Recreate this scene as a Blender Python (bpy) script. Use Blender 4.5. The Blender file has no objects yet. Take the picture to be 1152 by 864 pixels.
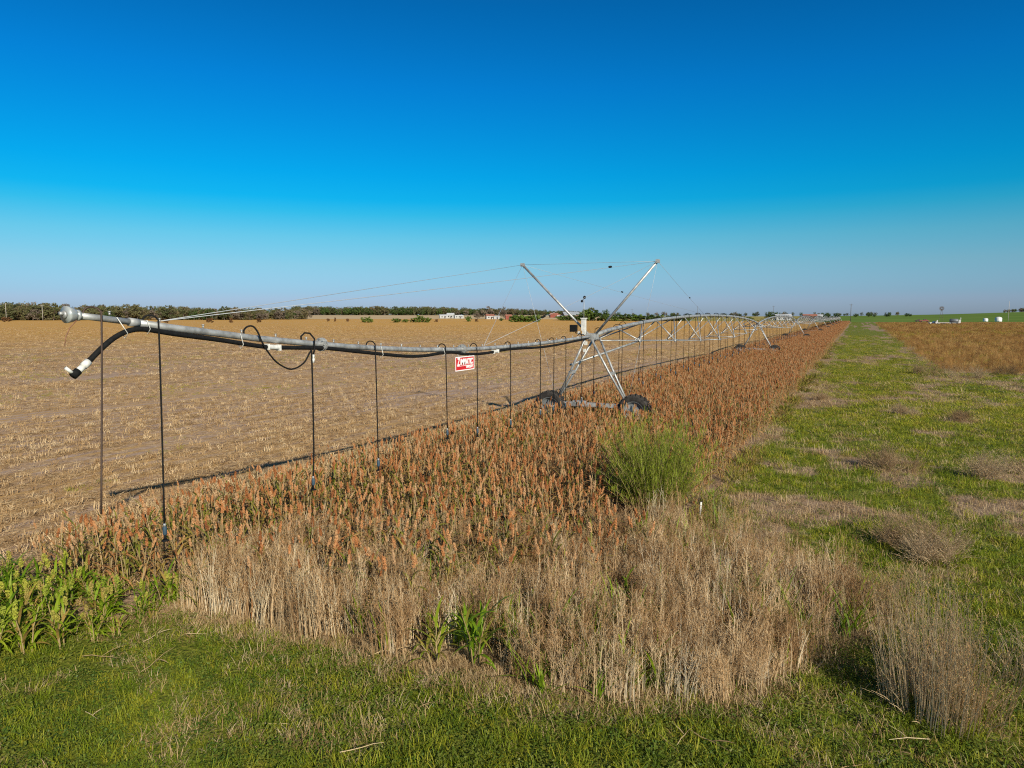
import bpy, math, random
import numpy as np
from mathutils import Vector, Matrix
SC = bpy.context.scene; COL = SC.collection
rnd = random.Random(11); RNG = np.random.default_rng(11)
U = rnd.uniform
H = 4.1                                   # camera height above the field
F = 800.0; PITCH = math.atan(76/800.0); YAW = math.atan(386/800.0*math.cos(PITCH))
SUN_DIR = Vector((1.58, -1.20, 1.0)).normalized()

# ------------------------------------------------------------------ helpers
def at(px, r):                             # a spot r metres away along the compass bearing of a column of the photo
    t = (px-576)/F*math.cos(math.atan(76/800.0)); a = YAW-math.atan(t)
    return (-math.sin(a)*r, math.cos(a)*r)

class MB:
    def __init__(s): s.v=[]; s.f=[]; s.m=[]
    def add(s, vs, fs, m=0):
        n=len(s.v); s.v.extend([tuple(p) for p in vs]); s.f.extend([tuple(i+n for i in f) for f in fs]); s.m.extend([m]*len(fs))
    def box(s, c, d, m=0, rot=None):
        x,y,z=d[0]/2,d[1]/2,d[2]/2
        P=[Vector(p) for p in [(-x,-y,-z),(x,-y,-z),(x,y,-z),(-x,y,-z),(-x,-y,z),(x,-y,z),(x,y,z),(-x,y,z)]]
        if rot is not None: P=[rot@p for p in P]
        P=[p+Vector(c) for p in P]
        s.add(P,[(0,3,2,1),(4,5,6,7),(0,1,5,4),(1,2,6,5),(2,3,7,6),(3,0,4,7)],m)
    def tube(s, path, rad, n=8, m=0, cap=True):
        path=[Vector(p) for p in path]; k=len(path)
        if not hasattr(rad,'__len__'): rad=[rad]*k
        vs=[]; ref=None
        for i,p in enumerate(path):
            t=(path[min(i+1,k-1)]-path[max(i-1,0)])
            if t.length<1e-9: t=Vector((0,0,1))
            t.normalize()
            if ref is None:
                ref=t.orthogonal().normalized()
            ref=(ref-t*ref.dot(t))
            if ref.length<1e-6: ref=t.orthogonal()
            ref.normalize(); b=t.cross(ref)
            for j in range(n):
                a=2*math.pi*j/n; vs.append(p+(ref*math.cos(a)+b*math.sin(a))*rad[i])
        fs=[]
        for i in range(k-1):
            for j in range(n):
                j2=(j+1)%n; fs.append((i*n+j,i*n+j2,(i+1)*n+j2,(i+1)*n+j))
        if cap: fs.append(tuple(range(n-1,-1,-1))); fs.append(tuple((k-1)*n+j for j in range(n)))
        s.add(vs,fs,m)
    def blade(s, base, az, L, w, up, droop, n=4, m=0, twist=0.0, wbase=0.5):
        p=Vector(base); d=up; vs=[]; sx,sy=-math.sin(az+twist),math.cos(az+twist); st=L/n
        for i in range(n+1):
            t=i/n; ww=w*0.5*(wbase+(1-wbase)*min(1,t*3))*(1-max(0,(t-.45)/.55)**1.6)
            if i==n: vs.append(tuple(p)); break
            vs.append((p.x-sx*ww,p.y-sy*ww,p.z)); vs.append((p.x+sx*ww,p.y+sy*ww,p.z+ww*.25))
            p=p+Vector((math.cos(az)*math.cos(d),math.sin(az)*math.cos(d),math.sin(d)))*st
            d-=droop/n
        fs=[(2*i,2*i+1,2*i+3,2*i+2) for i in range(n-1)]+[(2*n-2,2*n-1,2*n)]
        s.add(vs,fs,m)
    def quad(s, c, size, m=0, aspect=1.0, nrm=None):
        n=nrm if nrm is not None else Vector((rnd.gauss(0,1),rnd.gauss(0,1),rnd.gauss(0,1)))
        if n.length<1e-6: n=Vector((0,0,1))
        n=n.normalized(); a=n.orthogonal().normalized(); a=Matrix.Rotation(U(0,6.28),3,n)@a; b=n.cross(a); c=Vector(c)
        s.add([c-a*size-b*size*aspect*.3,c+b*size*aspect,c+a*size+b*size*aspect*.2,c-b*size*aspect],[(0,1,2,3)],m)
    def tetra(s, c, r, m=0):
        c=Vector(c); q=Matrix.Rotation(U(0,6.28),3,'Z')@Matrix.Rotation(U(0,6.28),3,'X')
        P=[c+q@(Vector(p)*r) for p in [(1,1,1),(-1,-1,1),(-1,1,-1),(1,-1,-1)]]
        s.add(P,[(0,2,1),(0,1,3),(0,3,2),(1,2,3)],m)
    def ell(s, c, r, nu=8, nv=5, m=0):
        vs=[(c[0],c[1],c[2]+r[2])]
        for i in range(1,nv):
            th=math.pi*i/nv
            for j in range(nu):
                a=2*math.pi*j/nu; vs.append((c[0]+r[0]*math.sin(th)*math.cos(a),c[1]+r[1]*math.sin(th)*math.sin(a),c[2]+r[2]*math.cos(th)))
        vs.append((c[0],c[1],c[2]-r[2])); fs=[]
        for j in range(nu): fs.append((0,1+j,1+(j+1)%nu))
        for i in range(nv-2):
            for j in range(nu): fs.append((1+i*nu+j,1+(i+1)*nu+j,1+(i+1)*nu+(j+1)%nu,1+i*nu+(j+1)%nu))
        e=len(vs)-1
        for j in range(nu): fs.append((e,1+(nv-2)*nu+(j+1)%nu,1+(nv-2)*nu+j))
        s.add(vs,fs,m)
    def lathe(s, prof, c, axis, n=24, m=0):    # prof: (along, radius); axis 'X','Y','Z'
        vs=[]; 
        for (h,r) in prof:
            for j in range(n):
                a=2*math.pi*j/n; u,w=r*math.cos(a),r*math.sin(a)
                p={'Z':(u,w,h),'Y':(w,h,u),'X':(h,u,w)}[axis]; vs.append((c[0]+p[0],c[1]+p[1],c[2]+p[2]))
        fs=[]
        for i in range(len(prof)-1):
            for j in range(n):
                j2=(j+1)%n; fs.append((i*n+j,i*n+j2,(i+1)*n+j2,(i+1)*n+j))
        s.add(vs,fs,m)
    def mesh(s, name, mats, smooth=False):
        me=bpy.data.meshes.new(name); me.from_pydata(s.v,[],s.f)
        if not isinstance(mats,(list,tuple)): mats=[mats]
        for m in mats: me.materials.append(m)
        me.polygons.foreach_set('material_index',s.m)
        if smooth: me.polygons.foreach_set('use_smooth',[True]*len(s.f))
        me.update(); return me
    def obj(s, name, mats, parent=None, smooth=False, loc=None):
        return link(bpy.data.objects.new(name,s.mesh(name,mats,smooth)),parent,loc)
def link(o, parent=None, loc=None, rot=None):
    COL.objects.link(o)
    if parent is not None: o.parent=parent
    if loc is not None: o.location=loc
    if rot is not None: o.rotation_euler=rot
    return o
def empty(name, loc=(0,0,0), parent=None):
    o=bpy.data.objects.new(name,None); o.empty_display_size=.2; return link(o,parent,loc)
def tag(o, label=None, cat=None, group=None, kind=None):
    if label: o['label']=label
    if cat: o['category']=cat
    if group: o['group']=group
    if kind: o['kind']=kind
    return o
def copy_tree(o, parent=None):
    c=o.copy(); COL.objects.link(c)
    if parent is not None: c.parent=parent
    for ch in list(o.children): copy_tree(ch,c)
    return c

# value noise shared by the ground colours and the planting
_T=np.random.default_rng(5).random((256,256))
def vn(x,y):
    x=np.asarray(x,float); y=np.asarray(y,float)
    xi=np.floor(x).astype(int); yi=np.floor(y).astype(int); fx=x-xi; fy=y-yi
    fx=fx*fx*(3-2*fx); fy=fy*fy*(3-2*fy)
    g=lambda a,b:_T[a%256,b%256]
    return (g(xi,yi)*(1-fx)+g(xi+1,yi)*fx)*(1-fy)+(g(xi,yi+1)*(1-fx)+g(xi+1,yi+1)*fx)*fy
def fbm(x,y,o=4):
    t=0;a=.5;s=0
    x=np.asarray(x,float); y=np.asarray(y,float)
    for k in range(o): t=t+a*vn(x*2**k+17.3*k,y*2**k+9.1*k); s+=a; a*=.5
    return t/s
def sstep(a,b,x):
    t=np.clip((np.asarray(x,float)-a)/(b-a),0,1); return t*t*(3-2*t)
def terrain(x,y):
    x=np.asarray(x,float); y=np.asarray(y,float); r=np.hypot(x,y)
    az=np.arctan2(x,y)+YAW; az=(az+np.pi)%(2*np.pi)-np.pi
    px=576+800*np.tan(np.clip(az,-1.35,1.35))
    z1=np.interp(px,[-2000,300,345,600,680,860,960,1060,1152,1500,3000],[5,5,6.6,6.4,3.7,3.7,4.4,6.4,9.6,13,14])
    z=z1*np.clip((r-420)/780,0,1.15)
    return z+(fbm(x*.5,y*.5,3)-.5)*.12*np.clip((90-r)/60,0,1)*np.clip((x+4)/3,0,1)

# ------------------------------------------------------------------ materials
def mat(name, build):
    m=bpy.data.materials.new(name); m.use_nodes=True; nt=m.node_tree; nt.nodes.clear()
    out=nt.nodes.new('ShaderNodeOutputMaterial'); N=lambda t,**k:_node(nt,t,**k); L=nt.links.new
    build(N,L,out); return m
def _node(nt,t,**k):
    n=nt.nodes.new(t)
    for a,b in k.items(): setattr(n,a,b)
    return n
def ramp(N,stops,interp='LINEAR'):
    r=N('ShaderNodeValToRGB'); e=r.color_ramp; e.interpolation=interp
    while len(e.elements)>1: e.elements.remove(e.elements[-1])
    e.elements[0].position=stops[0][0]; e.elements[0].color=(*stops[0][1],1)
    for p,c in stops[1:]:
        q=e.elements.new(p); q.color=(*c,1)
    return r
def plant(name, cols, trans=.25, rough=.75, vary=.25, nscale=9.0):
    """foliage and straw: colour differs from plant to plant and along each leaf"""
    def b(N,L,out):
        oi=N('ShaderNodeObjectInfo'); g=N('ShaderNodeNewGeometry')
        r=ramp(N,[(i/max(1,len(cols)-1),c) for i,c in enumerate(cols)])
        nz=N('ShaderNodeTexNoise'); nz.inputs['Scale'].default_value=nscale; nz.inputs['Detail'].default_value=2
        L(g.outputs['Position'],nz.inputs['Vector'])
        ad=N('ShaderNodeMath',operation='MULTIPLY_ADD'); ad.inputs[1].default_value=vary*2; L(nz.outputs['Fac'],ad.inputs[0])
        sb=N('ShaderNodeMath',operation='SUBTRACT'); sb.inputs[1].default_value=vary; L(oi.outputs['Random'],sb.inputs[0]); L(sb.outputs[0],ad.inputs[2])
        L(ad.outputs[0],r.inputs[0])
        p=N('ShaderNodeBsdfPrincipled'); p.inputs['Roughness'].default_value=rough; p.inputs['Specular IOR Level'].default_value=.25
        L(r.outputs[0],p.inputs['Base Color'])
        if trans>0:
            t=N('ShaderNodeBsdfTranslucent'); L(r.outputs[0],t.inputs[0]); mx=N('ShaderNodeMixShader'); mx.inputs[0].default_value=trans
            L(p.outputs[0],mx.inputs[1]); L(t.outputs[0],mx.inputs[2]); L(mx.outputs[0],out.inputs[0])
        else: L(p.outputs[0],out.inputs[0])
    return mat(name,b)
def plain(name, col, rough=.5, metal=0.0, vary=.12, nscale=6.0, spec=.5, bump=0.0):
    def b(N,L,out):
        g=N('ShaderNodeTexCoord'); nz=N('ShaderNodeTexNoise'); nz.inputs['Scale'].default_value=nscale; nz.inputs['Detail'].default_value=5
        L(g.outputs['Object'],nz.inputs['Vector'])
        r=ramp(N,[(.3,tuple(c*(1-vary) for c in col)),(.7,tuple(min(1,c*(1+vary)) for c in col))]); L(nz.outputs['Fac'],r.inputs[0])
        p=N('ShaderNodeBsdfPrincipled'); L(r.outputs[0],p.inputs['Base Color']); p.inputs['Roughness'].default_value=rough; p.inputs['Metallic'].default_value=metal; p.inputs['Specular IOR Level'].default_value=spec
        if bump:
            bm=N('ShaderNodeBump'); bm.inputs['Strength'].default_value=bump; bm.inputs['Distance'].default_value=.02; L(nz.outputs['Fac'],bm.inputs['Height']); L(bm.outputs[0],p.inputs['Normal'])
        L(p.outputs[0],out.inputs[0])
    return mat(name,b)

M={}
M['galv']=plain('galvanized_steel',(.36,.36,.345),.5,.45,.38,7.0)
M['galv_old']=plain('weathered_steel',(.34,.34,.33),.6,.3,.3,8.0)
M['rubber']=plain('black_rubber',(.010,.010,.010),.8,0,.3,20,.12)
M['tyre']=plain('dusty_tyre',(.035,.03,.026),.85,0,.4,9,.3,.4)
M['rim']=plain('grey_rim',(.19,.20,.20),.55,.3,.2,6)
M['white']=plain('white_plastic',(.58,.57,.52),.55,0,.2,14)
M['bluegrey']=plain('blue_grey_plastic',(.04,.07,.095),.6,0,.15,12,.2)
M['wire']=plain('steel_cable',(.36,.38,.40),.5,.2,.1,10)
M['rust']=plain('rusty_wire',(.20,.09,.05),.8,0,.3,14)
M['red']=plain('red_sign_paint',(.52,.015,.02),.45,0,.12,7)
M['signwhite']=plain('white_sign_paint',(.80,.78,.75),.5,0,.05,10)
M['lens']=plain('dull_clear_cap',(.36,.38,.37),.25,.2,.2,14)
# vegetation
M['head']=plant('sorghum_seed',[(.20,.070,.022),(.33,.125,.040),(.42,.185,.068),(.45,.24,.105),(.40,.25,.13)],.05,.8,.3,14)
M['head_green']=plant('young_sorghum_seed',[(.22,.26,.03),(.34,.34,.04),(.30,.22,.06)],.1,.8,.3,14)
M['sleaf_dry']=plant('dry_sorghum_leaf',[(.22,.085,.028),(.36,.165,.055),(.45,.25,.095),(.30,.16,.05)],.25,.7,.4,8)
M['sleaf_mix']=plant('fading_sorghum_leaf',[(.14,.17,.018),(.24,.22,.03),(.35,.21,.06),(.18,.20,.022)],.3,.6,.4,8)
M['sleaf_green']=plant('green_sorghum_leaf',[(.12,.22,.010),(.23,.34,.016),(.34,.40,.03)],.45,.5,.35,6)
M['stalk']=plant('sorghum_stalk',[(.22,.15,.06),(.36,.26,.13)],0,.7,.3,10)
M['weed_stem']=plant('dead_weed_stem',[(.23,.128,.053),(.41,.26,.128),(.57,.43,.26)],0,.8,.35,7)
M['weed_pale']=plant('bleached_weed_stem',[(.36,.25,.13),(.52,.40,.24),(.66,.55,.38)],0,.8,.35,7)
M['clump_stem']=plant('brown_weed_stem',[(.32,.21,.09),(.48,.34,.175),(.62,.49,.30)],0,.8,.35,11)
M['weed_seed']=plant('dead_weed_seed',[(.19,.09,.03),(.33,.18,.065),(.45,.285,.125)],.15,.85,.35,5)
M['straw']=plant('bleached_straw',[(.34,.22,.10),(.50,.36,.18),(.60,.47,.28)],.1,.75,.4,6)
M['litter']=plant('field_litter',[(.24,.14,.06),(.45,.29,.135),(.66,.49,.28)],.1,.8,.45,4)
M['grass']=plant('lawn_grass',[(.10,.155,.007),(.205,.25,.011),(.34,.315,.025)],.3,.6,.4,3)
M['grass_yel']=plant('yellowing_grass',[(.22,.26,.012),(.34,.32,.025),(.45,.36,.06)],.3,.65,.4,3)
M['leafw']=plant('broad_weed_leaf',[(.065,.115,.014),(.12,.16,.02),(.19,.205,.035)],.3,.5,.4,8)
M['drygrass']=plant('dead_grass',[(.31,.19,.08),(.45,.31,.15),(.55,.42,.25)],.2,.8,.4,3)
M['brownweed']=plant('brown_field_weed',[(.15,.07,.025),(.33,.17,.045),(.47,.30,.11)],.15,.8,.4,2)
M['bush']=plant('feathery_green_weed',[(.09,.15,.010),(.17,.24,.014),(.27,.31,.03)],.35,.6,.4,6)
M['scrub']=plant('grey_dead_scrub',[(.27,.17,.08),(.41,.275,.145),(.54,.40,.235)],.1,.85,.35,5)
M['bark']=plain('tree_bark',(.12,.09,.07),.9,0,.3,3)
M['olive']=plant('autumn_tree_leaf',[(.085,.095,.04),(.125,.125,.048),(.155,.135,.06),(.165,.125,.065)],.2,.8,.35,.15)
M['dgreen']=plant('dark_green_leaf',[(.05,.085,.018),(.085,.125,.028)],.2,.8,.35,.3)
M['hedge']=plant('bright_shrub_leaf',[(.085,.14,.018),(.14,.19,.03)],.2,.8,.3,.3)
M['greybr']=plant('bare_twigs',[(.12,.095,.07),(.20,.155,.11)],.05,.9,.3,.3)

def soil_material():
    def b(N,L,out):
        g=N('ShaderNodeNewGeometry'); at_=N('ShaderNodeAttribute',attribute_name='cover')
        n1=N('ShaderNodeTexNoise'); n1.inputs['Scale'].default_value=2.2; n1.inputs['Detail'].default_value=9; n1.inputs['Roughness'].default_value=.7; L(g.outputs['Position'],n1.inputs['Vector'])
        n2=N('ShaderNodeTexNoise'); n2.inputs['Scale'].default_value=18; n2.inputs['Detail'].default_value=5; L(g.outputs['Position'],n2.inputs['Vector'])
        soil=ramp(N,[(.3,(.18,.115,.07)),(.55,(.30,.205,.13)),(.75,(.41,.30,.20))]); L(n1.outputs['Fac'],soil.inputs[0])
        green=ramp(N,[(.3,(.07,.09,.010)),(.5,(.13,.15,.016)),(.68,(.22,.20,.035))]); L(n2.outputs['Fac'],green.inputs[0])
        brown=ramp(N,[(.3,(.19,.085,.02)),(.5,(.29,.15,.04)),(.7,(.38,.24,.08))]); L(n2.outputs['Fac'],brown.inputs[0])
        sx=N('ShaderNodeSeparateColor'); L(at_.outputs['Color'],sx.inputs[0])
        def edge(o):
            a=N('ShaderNodeMath',operation='MULTIPLY_ADD'); a.inputs[1].default_value=.7; a.inputs[2].default_value=-.35; L(n1.outputs['Fac'],a.inputs[0])
            c=N('ShaderNodeMath',operation='ADD'); L(o,c.inputs[0]); L(a.outputs[0],c.inputs[1])
            m=N('ShaderNodeMapRange'); m.inputs[1].default_value=.35; m.inputs[2].default_value=.65; L(c.outputs[0],m.inputs[0]); return m.outputs[0]
        m1=N('ShaderNodeMix',data_type='RGBA'); L(edge(sx.outputs[0]),m1.inputs[0]); L(soil.outputs[0],m1.inputs[6]); L(green.outputs[0],m1.inputs[7])
        m2=N('ShaderNodeMix',data_type='RGBA'); L(edge(sx.outputs[1]),m2.inputs[0]); L(m1.outputs[2],m2.inputs[6]); L(brown.outputs[0],m2.inputs[7])
        p=N('ShaderNodeBsdfPrincipled'); p.inputs['Roughness'].default_value=.95; p.inputs['Specular IOR Level'].default_value=.1; L(m2.outputs[2],p.inputs['Base Color'])
        bm=N('ShaderNodeBump'); bm.inputs['Strength'].default_value=.7; bm.inputs['Distance'].default_value=.06; L(n2.outputs['Fac'],bm.inputs['Height']); L(bm.outputs[0],p.inputs['Normal'])
        L(p.outputs[0],out.inputs[0])
    return mat('soil_and_turf',b)
def stubble_material():
    def b(N,L,out):
        g=N('ShaderNodeNewGeometry'); at_=N('ShaderNodeAttribute',attribute_name='cover')
        mp=N('ShaderNodeMapping'); mp.inputs['Scale'].default_value=(1.2,.15,1); L(g.outputs['Position'],mp.inputs['Vector'])
        n1=N('ShaderNodeTexNoise'); n1.inputs['Scale'].default_value=2.6; n1.inputs['Detail'].default_value=10; n1.inputs['Roughness'].default_value=.75; L(mp.outputs[0],n1.inputs['Vector'])
        n3=N('ShaderNodeTexNoise'); n3.inputs['Scale'].default_value=.12; n3.inputs['Detail'].default_value=5; L(mp.outputs[0],n3.inputs['Vector'])
        n2=N('ShaderNodeTexNoise'); n2.inputs['Scale'].default_value=30; n2.inputs['Detail'].default_value=4; L(mp.outputs[0],n2.inputs['Vector'])
        sx=N('ShaderNodeSeparateXYZ'); L(g.outputs['Position'],sx.inputs[0])
        rw=N('ShaderNodeMath',operation='MULTIPLY'); rw.inputs[1].default_value=2*math.pi/.76; L(sx.outputs[0],rw.inputs[0])
        sn=N('ShaderNodeMath',operation='SINE'); L(rw.outputs[0],sn.inputs[0])
        # straw share = noise + rows + slow patches + the denser far part of the field
        def lin(a,k,c=None):
            q=N('ShaderNodeMath',operation='MULTIPLY_ADD'); q.inputs[1].default_value=k; L(a,q.inputs[0])
            if c is None: q.inputs[2].default_value=0
            else: L(c,q.inputs[2])
            return q.outputs[0]
        sc=N('ShaderNodeSeparateColor'); L(at_.outputs['Color'],sc.inputs[0])
        t=lin(n1.outputs['Fac'],1.3); t=lin(n3.outputs['Fac'],.7,t); t=lin(sn.outputs[0],.07,t); t=lin(sc.outputs[0],.45,t)
        mr=N('ShaderNodeMapRange'); mr.inputs[1].default_value=.86; mr.inputs[2].default_value=1.22; L(t,mr.inputs[0])
        soil=ramp(N,[(.3,(.21,.14,.11)),(.6,(.43,.32,.26))]); L(n2.outputs['Fac'],soil.inputs[0])
        straw=ramp(N,[(.3,(.24,.13,.05)),(.55,(.46,.285,.11)),(.72,(.64,.45,.22))]); L(n2.outputs['Fac'],straw.inputs[0])
        gold=ramp(N,[(.3,(.40,.205,.045)),(.65,(.60,.34,.09))]); L(n1.outputs['Fac'],gold.inputs[0])
        ms=N('ShaderNodeMix',data_type='RGBA'); L(sc.outputs[0],ms.inputs[0]); L(straw.outputs[0],ms.inputs[6]); L(gold.outputs[0],ms.inputs[7])
        mx=N('ShaderNodeMix',data_type='RGBA'); L(mr.outputs[0],mx.inputs[0]); L(soil.outputs[0],mx.inputs[6]); L(ms.outputs[2],mx.inputs[7])
        p=N('ShaderNodeBsdfPrincipled'); p.inputs['Roughness'].default_value=.95; p.inputs['Specular IOR Level'].default_value=.1; L(mx.outputs[2],p.inputs['Base Color'])
        bm=N('ShaderNodeBump'); bm.inputs['Strength'].default_value=.8; bm.inputs['Distance'].default_value=.05; L(n1.outputs['Fac'],bm.inputs['Height']); L(bm.outputs[0],p.inputs['Normal'])
        L(p.outputs[0],out.inputs[0])
    return mat('stubble_ground',b)
def field_material(name,c0,c1,s=.02,stretch=(1,1,1)):
    def b(N,L,out):
        g=N('ShaderNodeNewGeometry'); mp=N('ShaderNodeMapping'); mp.inputs['Scale'].default_value=stretch; L(g.outputs['Position'],mp.inputs['Vector'])
        n=N('ShaderNodeTexNoise'); n.inputs['Scale'].default_value=s; n.inputs['Detail'].default_value=8; n.inputs['Roughness'].default_value=.65; L(mp.outputs[0],n.inputs['Vector'])
        r=ramp(N,[(.35,c0),(.65,c1)]); L(n.outputs['Fac'],r.inputs[0])
        p=N('ShaderNodeBsdfPrincipled'); p.inputs['Roughness'].default_value=1; p.inputs['Specular IOR Level'].default_value=0; L(r.outputs[0],p.inputs['Base Color']); L(p.outputs[0],out.inputs[0])
    return mat(name,b)
M['soil']=soil_material(); M['stub']=stubble_material()

# ------------------------------------------------------------------ ground
def green_cover(x,y):       # 0..1, where turf grows
    n=fbm(x*.8+3,y*.55+8,5)*.85+fbm(x*.12+40,y*.10+2,3)*.42
    lane=np.exp(-((x-.6)/2.6)**2)*.10*sstep(15,40,y)
    dryedge=np.exp(-((x+2.2)/.5)**2)*.09
    near=.22*np.exp(-((x-2.2)/2.2)**2-((y-11.5)/2.6)**2)
    return np.clip((n+lane+near-dryedge-.60)*3.8+.5,0.14,.84)
def front_line(x):          # y of the lawn's upper edge, in front of the standing crop
    return np.interp(x,[-30,-13,-10.5,-9,-8.1,-5,-2.8,-.9,0,.6,1.2,2,6,20],[4,4.2,4.9,6.0,6.65,6.7,6.75,7.6,9.6,10.2,10.8,11.2,9.5,8])
def cover_soil(x,y):
    lawn=1-sstep(-.3,.35,y-front_line(x))
    lawn=lawn*(.72+.28*sstep(.35,.5,fbm(x*.9,y*.9,3)))
    verge=green_cover(x,y)*sstep(-2.9,-2.3,x)
    b=brown_zone(x,y)
    g=np.maximum(lawn,verge)*(1-b)
    return g,b
def brown_zone(x,y):        # the weedy brown field to the right of the grass lane
    w=(fbm(x*.25,y*.12,3)-.5)*4
    return sstep(0,2.5,x-4.2-.012*y+w*.6)*sstep(-3,5,y-60-w-.2*(x-5))
def sheet(name, xs, ys, m, cov=None, dz=0.0):
    X,Y=np.meshgrid(xs,ys); Z=terrain(X,Y)+dz; nx,ny=len(xs),len(ys)
    v=np.stack([X,Y,Z],-1).reshape(-1,3); i=np.arange(nx*ny).reshape(ny,nx)
    f=np.stack([i[:-1,:-1],i[:-1,1:],i[1:,1:],i[1:,:-1]],-1).reshape(-1,4)
    me=bpy.data.meshes.new(name); me.from_pydata(v.tolist(),[],f.tolist()); me.materials.append(m)
    me.polygons.foreach_set('use_smooth',[True]*len(f))
    if cov is not None:
        a=me.color_attributes.new('cover','FLOAT_COLOR','POINT'); r,g=cov(v[:,0],v[:,1])
        a.data.foreach_set('color',np.stack([r,g,r*0,r*0+1],-1).ravel())
    o=link(bpy.data.objects.new(name,me)); o['kind']='structure'; return o
def polar_sheet(name, px0, px1, r0, r1, m, dz, nr=24, na=40, full=False):
    if full: az=np.linspace(-math.pi,math.pi,145)
    else: az=np.linspace(math.atan((px0-576)/800),math.atan((px1-576)/800),na)
    rs=np.geomspace(r0,r1,nr); R_,A_=np.meshgrid(rs,az); X=-np.sin(YAW-A_)*R_; Y=np.cos(YAW-A_)*R_
    Z=terrain(X,Y)+dz; n1,n2=X.shape; v=np.stack([X,Y,Z],-1).reshape(-1,3); i=np.arange(n1*n2).reshape(n1,n2)
    f=np.stack([i[:-1,:-1],i[1:,:-1],i[1:,1:],i[:-1,1:]],-1).reshape(-1,4)
    me=bpy.data.meshes.new(name); me.from_pydata(v.tolist(),[],f.tolist()[::1]); me.materials.append(m); me.flip_normals()
    me.polygons.foreach_set('use_smooth',[True]*len(f))
    o=link(bpy.data.objects.new(name,me)); o['kind']='structure'; return o
def grade(a,b,d0,k=1.09):
    out=[a]; d=d0
    while out[-1]<b: out.append(min(b,out[-1]+d)); d*=k
    return out
polar_sheet('ground',0,0,.5,1500,field_material('far_ground',(.22,.15,.06),(.32,.23,.09),.01),-.35,60,0,True)
ysn=list(np.arange(-6,60,.3))+grade(60,500,.5,1.12)
XL,XR=-13.2,-2.7
sheet('crop_soil',list(np.arange(XL,XR+.01,.35)),ysn,M['soil'],cover_soil)
sheet('grass_verge',list(np.arange(XR,25,.35))+grade(25,330,.6,1.15),ysn,M['soil'],cover_soil)
def cover_stub(x,y):
    r=np.hypot(x,y); d=sstep(35,230,r)*.85+.35*(fbm(x*.01,y*.01,3)-.5)
    return np.clip(d,0,1),d*0
sheet('stubble_field',[-v for v in reversed(grade(-XL,1000,.8,1.08))],list(np.arange(-40,60,1.5))+grade(60,760,2,1.08),M['stub'],cover_stub)
polar_sheet('pale_field',300,700,640,1130,field_material('pale_stubble',(.42,.30,.17),(.52,.40,.25),.02),.02)
polar_sheet('green_field',915,3200,500,1330,field_material('winter_wheat',(.09,.155,.035),(.14,.20,.05),.012,(1,1,1)),.05)
polar_sheet('far_pasture',690,915,560,1330,field_material('yellow_pasture',(.24,.20,.06),(.34,.28,.10),.01),.04)

# ------------------------------------------------------------------ scatter of stuff (grass, crop, litter)
PROTO=bpy.data.collections.new('plant_kinds')
def protos(name, meshes):
    c=bpy.data.collections.new(name)
    for i,me in enumerate(meshes):
        o=bpy.data.objects.new('%s_%02d'%(name,i),me); c.objects.link(o)
    return c
def scatter(name, P, rot, scl, idx, coll, label, cat):
    n=len(P); me=bpy.data.meshes.new(name); me.vertices.add(n); me.vertices.foreach_set('co',np.asarray(P,np.float32).ravel())
    a=me.attributes.new('rot','FLOAT_VECTOR','POINT'); a.data.foreach_set('vector',np.asarray(rot,np.float32).ravel())
    a=me.attributes.new('scl','FLOAT_VECTOR','POINT'); a.data.foreach_set('vector',np.asarray(scl,np.float32).ravel())
    a=me.attributes.new('idx','INT','POINT'); a.data.foreach_set('value',np.asarray(idx,np.int32).ravel())
    o=link(bpy.data.objects.new(name,me)); tag(o,label,cat,None,'stuff')
    ng=bpy.data.node_groups.new(name,'GeometryNodeTree')
    ng.interface.new_socket('Geometry',in_out='INPUT',socket_type='NodeSocketGeometry'); ng.interface.new_socket('Geometry',in_out='OUTPUT',socket_type='NodeSocketGeometry')
    nn=ng.nodes.new; i=nn('NodeGroupInput'); ou=nn('NodeGroupOutput'); ip=nn('GeometryNodeInstanceOnPoints'); ci=nn('GeometryNodeCollectionInfo')
    ci.inputs[0].default_value=coll; ci.inputs[1].default_value=True; ci.inputs[2].default_value=True; ip.inputs['Pick Instance'].default_value=True
    def na(nm,t):
        q=nn('GeometryNodeInputNamedAttribute'); q.data_type=t; q.inputs[0].default_value=nm; return q.outputs[0]
    L=ng.links.new
    L(i.outputs[0],ip.inputs['Points']); L(ci.outputs[0],ip.inputs['Instance']); L(na('rot','FLOAT_VECTOR'),ip.inputs['Rotation']); L(na('scl','FLOAT_VECTOR'),ip.inputs['Scale']); L(na('idx','INT'),ip.inputs['Instance Index']); L(ip.outputs[0],ou.inputs[0])
    md=o.modifiers.new('scatter','NODES'); md.node_group=ng
    return o
def polar_pts(n,r0,r1,p,a0=-50,a1=50):
    az=np.radians(RNG.uniform(a0,a1,n)); u=RNG.random(n); q=2-p
    r=(r0**q+u*(r1**q-r0**q))**(1/q) if abs(q)>1e-6 else r0*(r1/r0)**u
    return -np.sin(YAW-az)*r, np.cos(YAW-az)*r, r
def std(n,tilt=.1,s0=.8,s1=1.2,zs=None):
    rot=np.stack([RNG.normal(0,tilt,n),RNG.normal(0,tilt,n),RNG.uniform(0,6.283,n)],-1)
    s=RNG.uniform(s0,s1,n); scl=np.stack([s,s,s if zs is None else s*zs],-1); return rot,scl
def pz(x,y,dz=0): return np.stack([x,y,terrain(x,y)+dz],-1)

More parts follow.
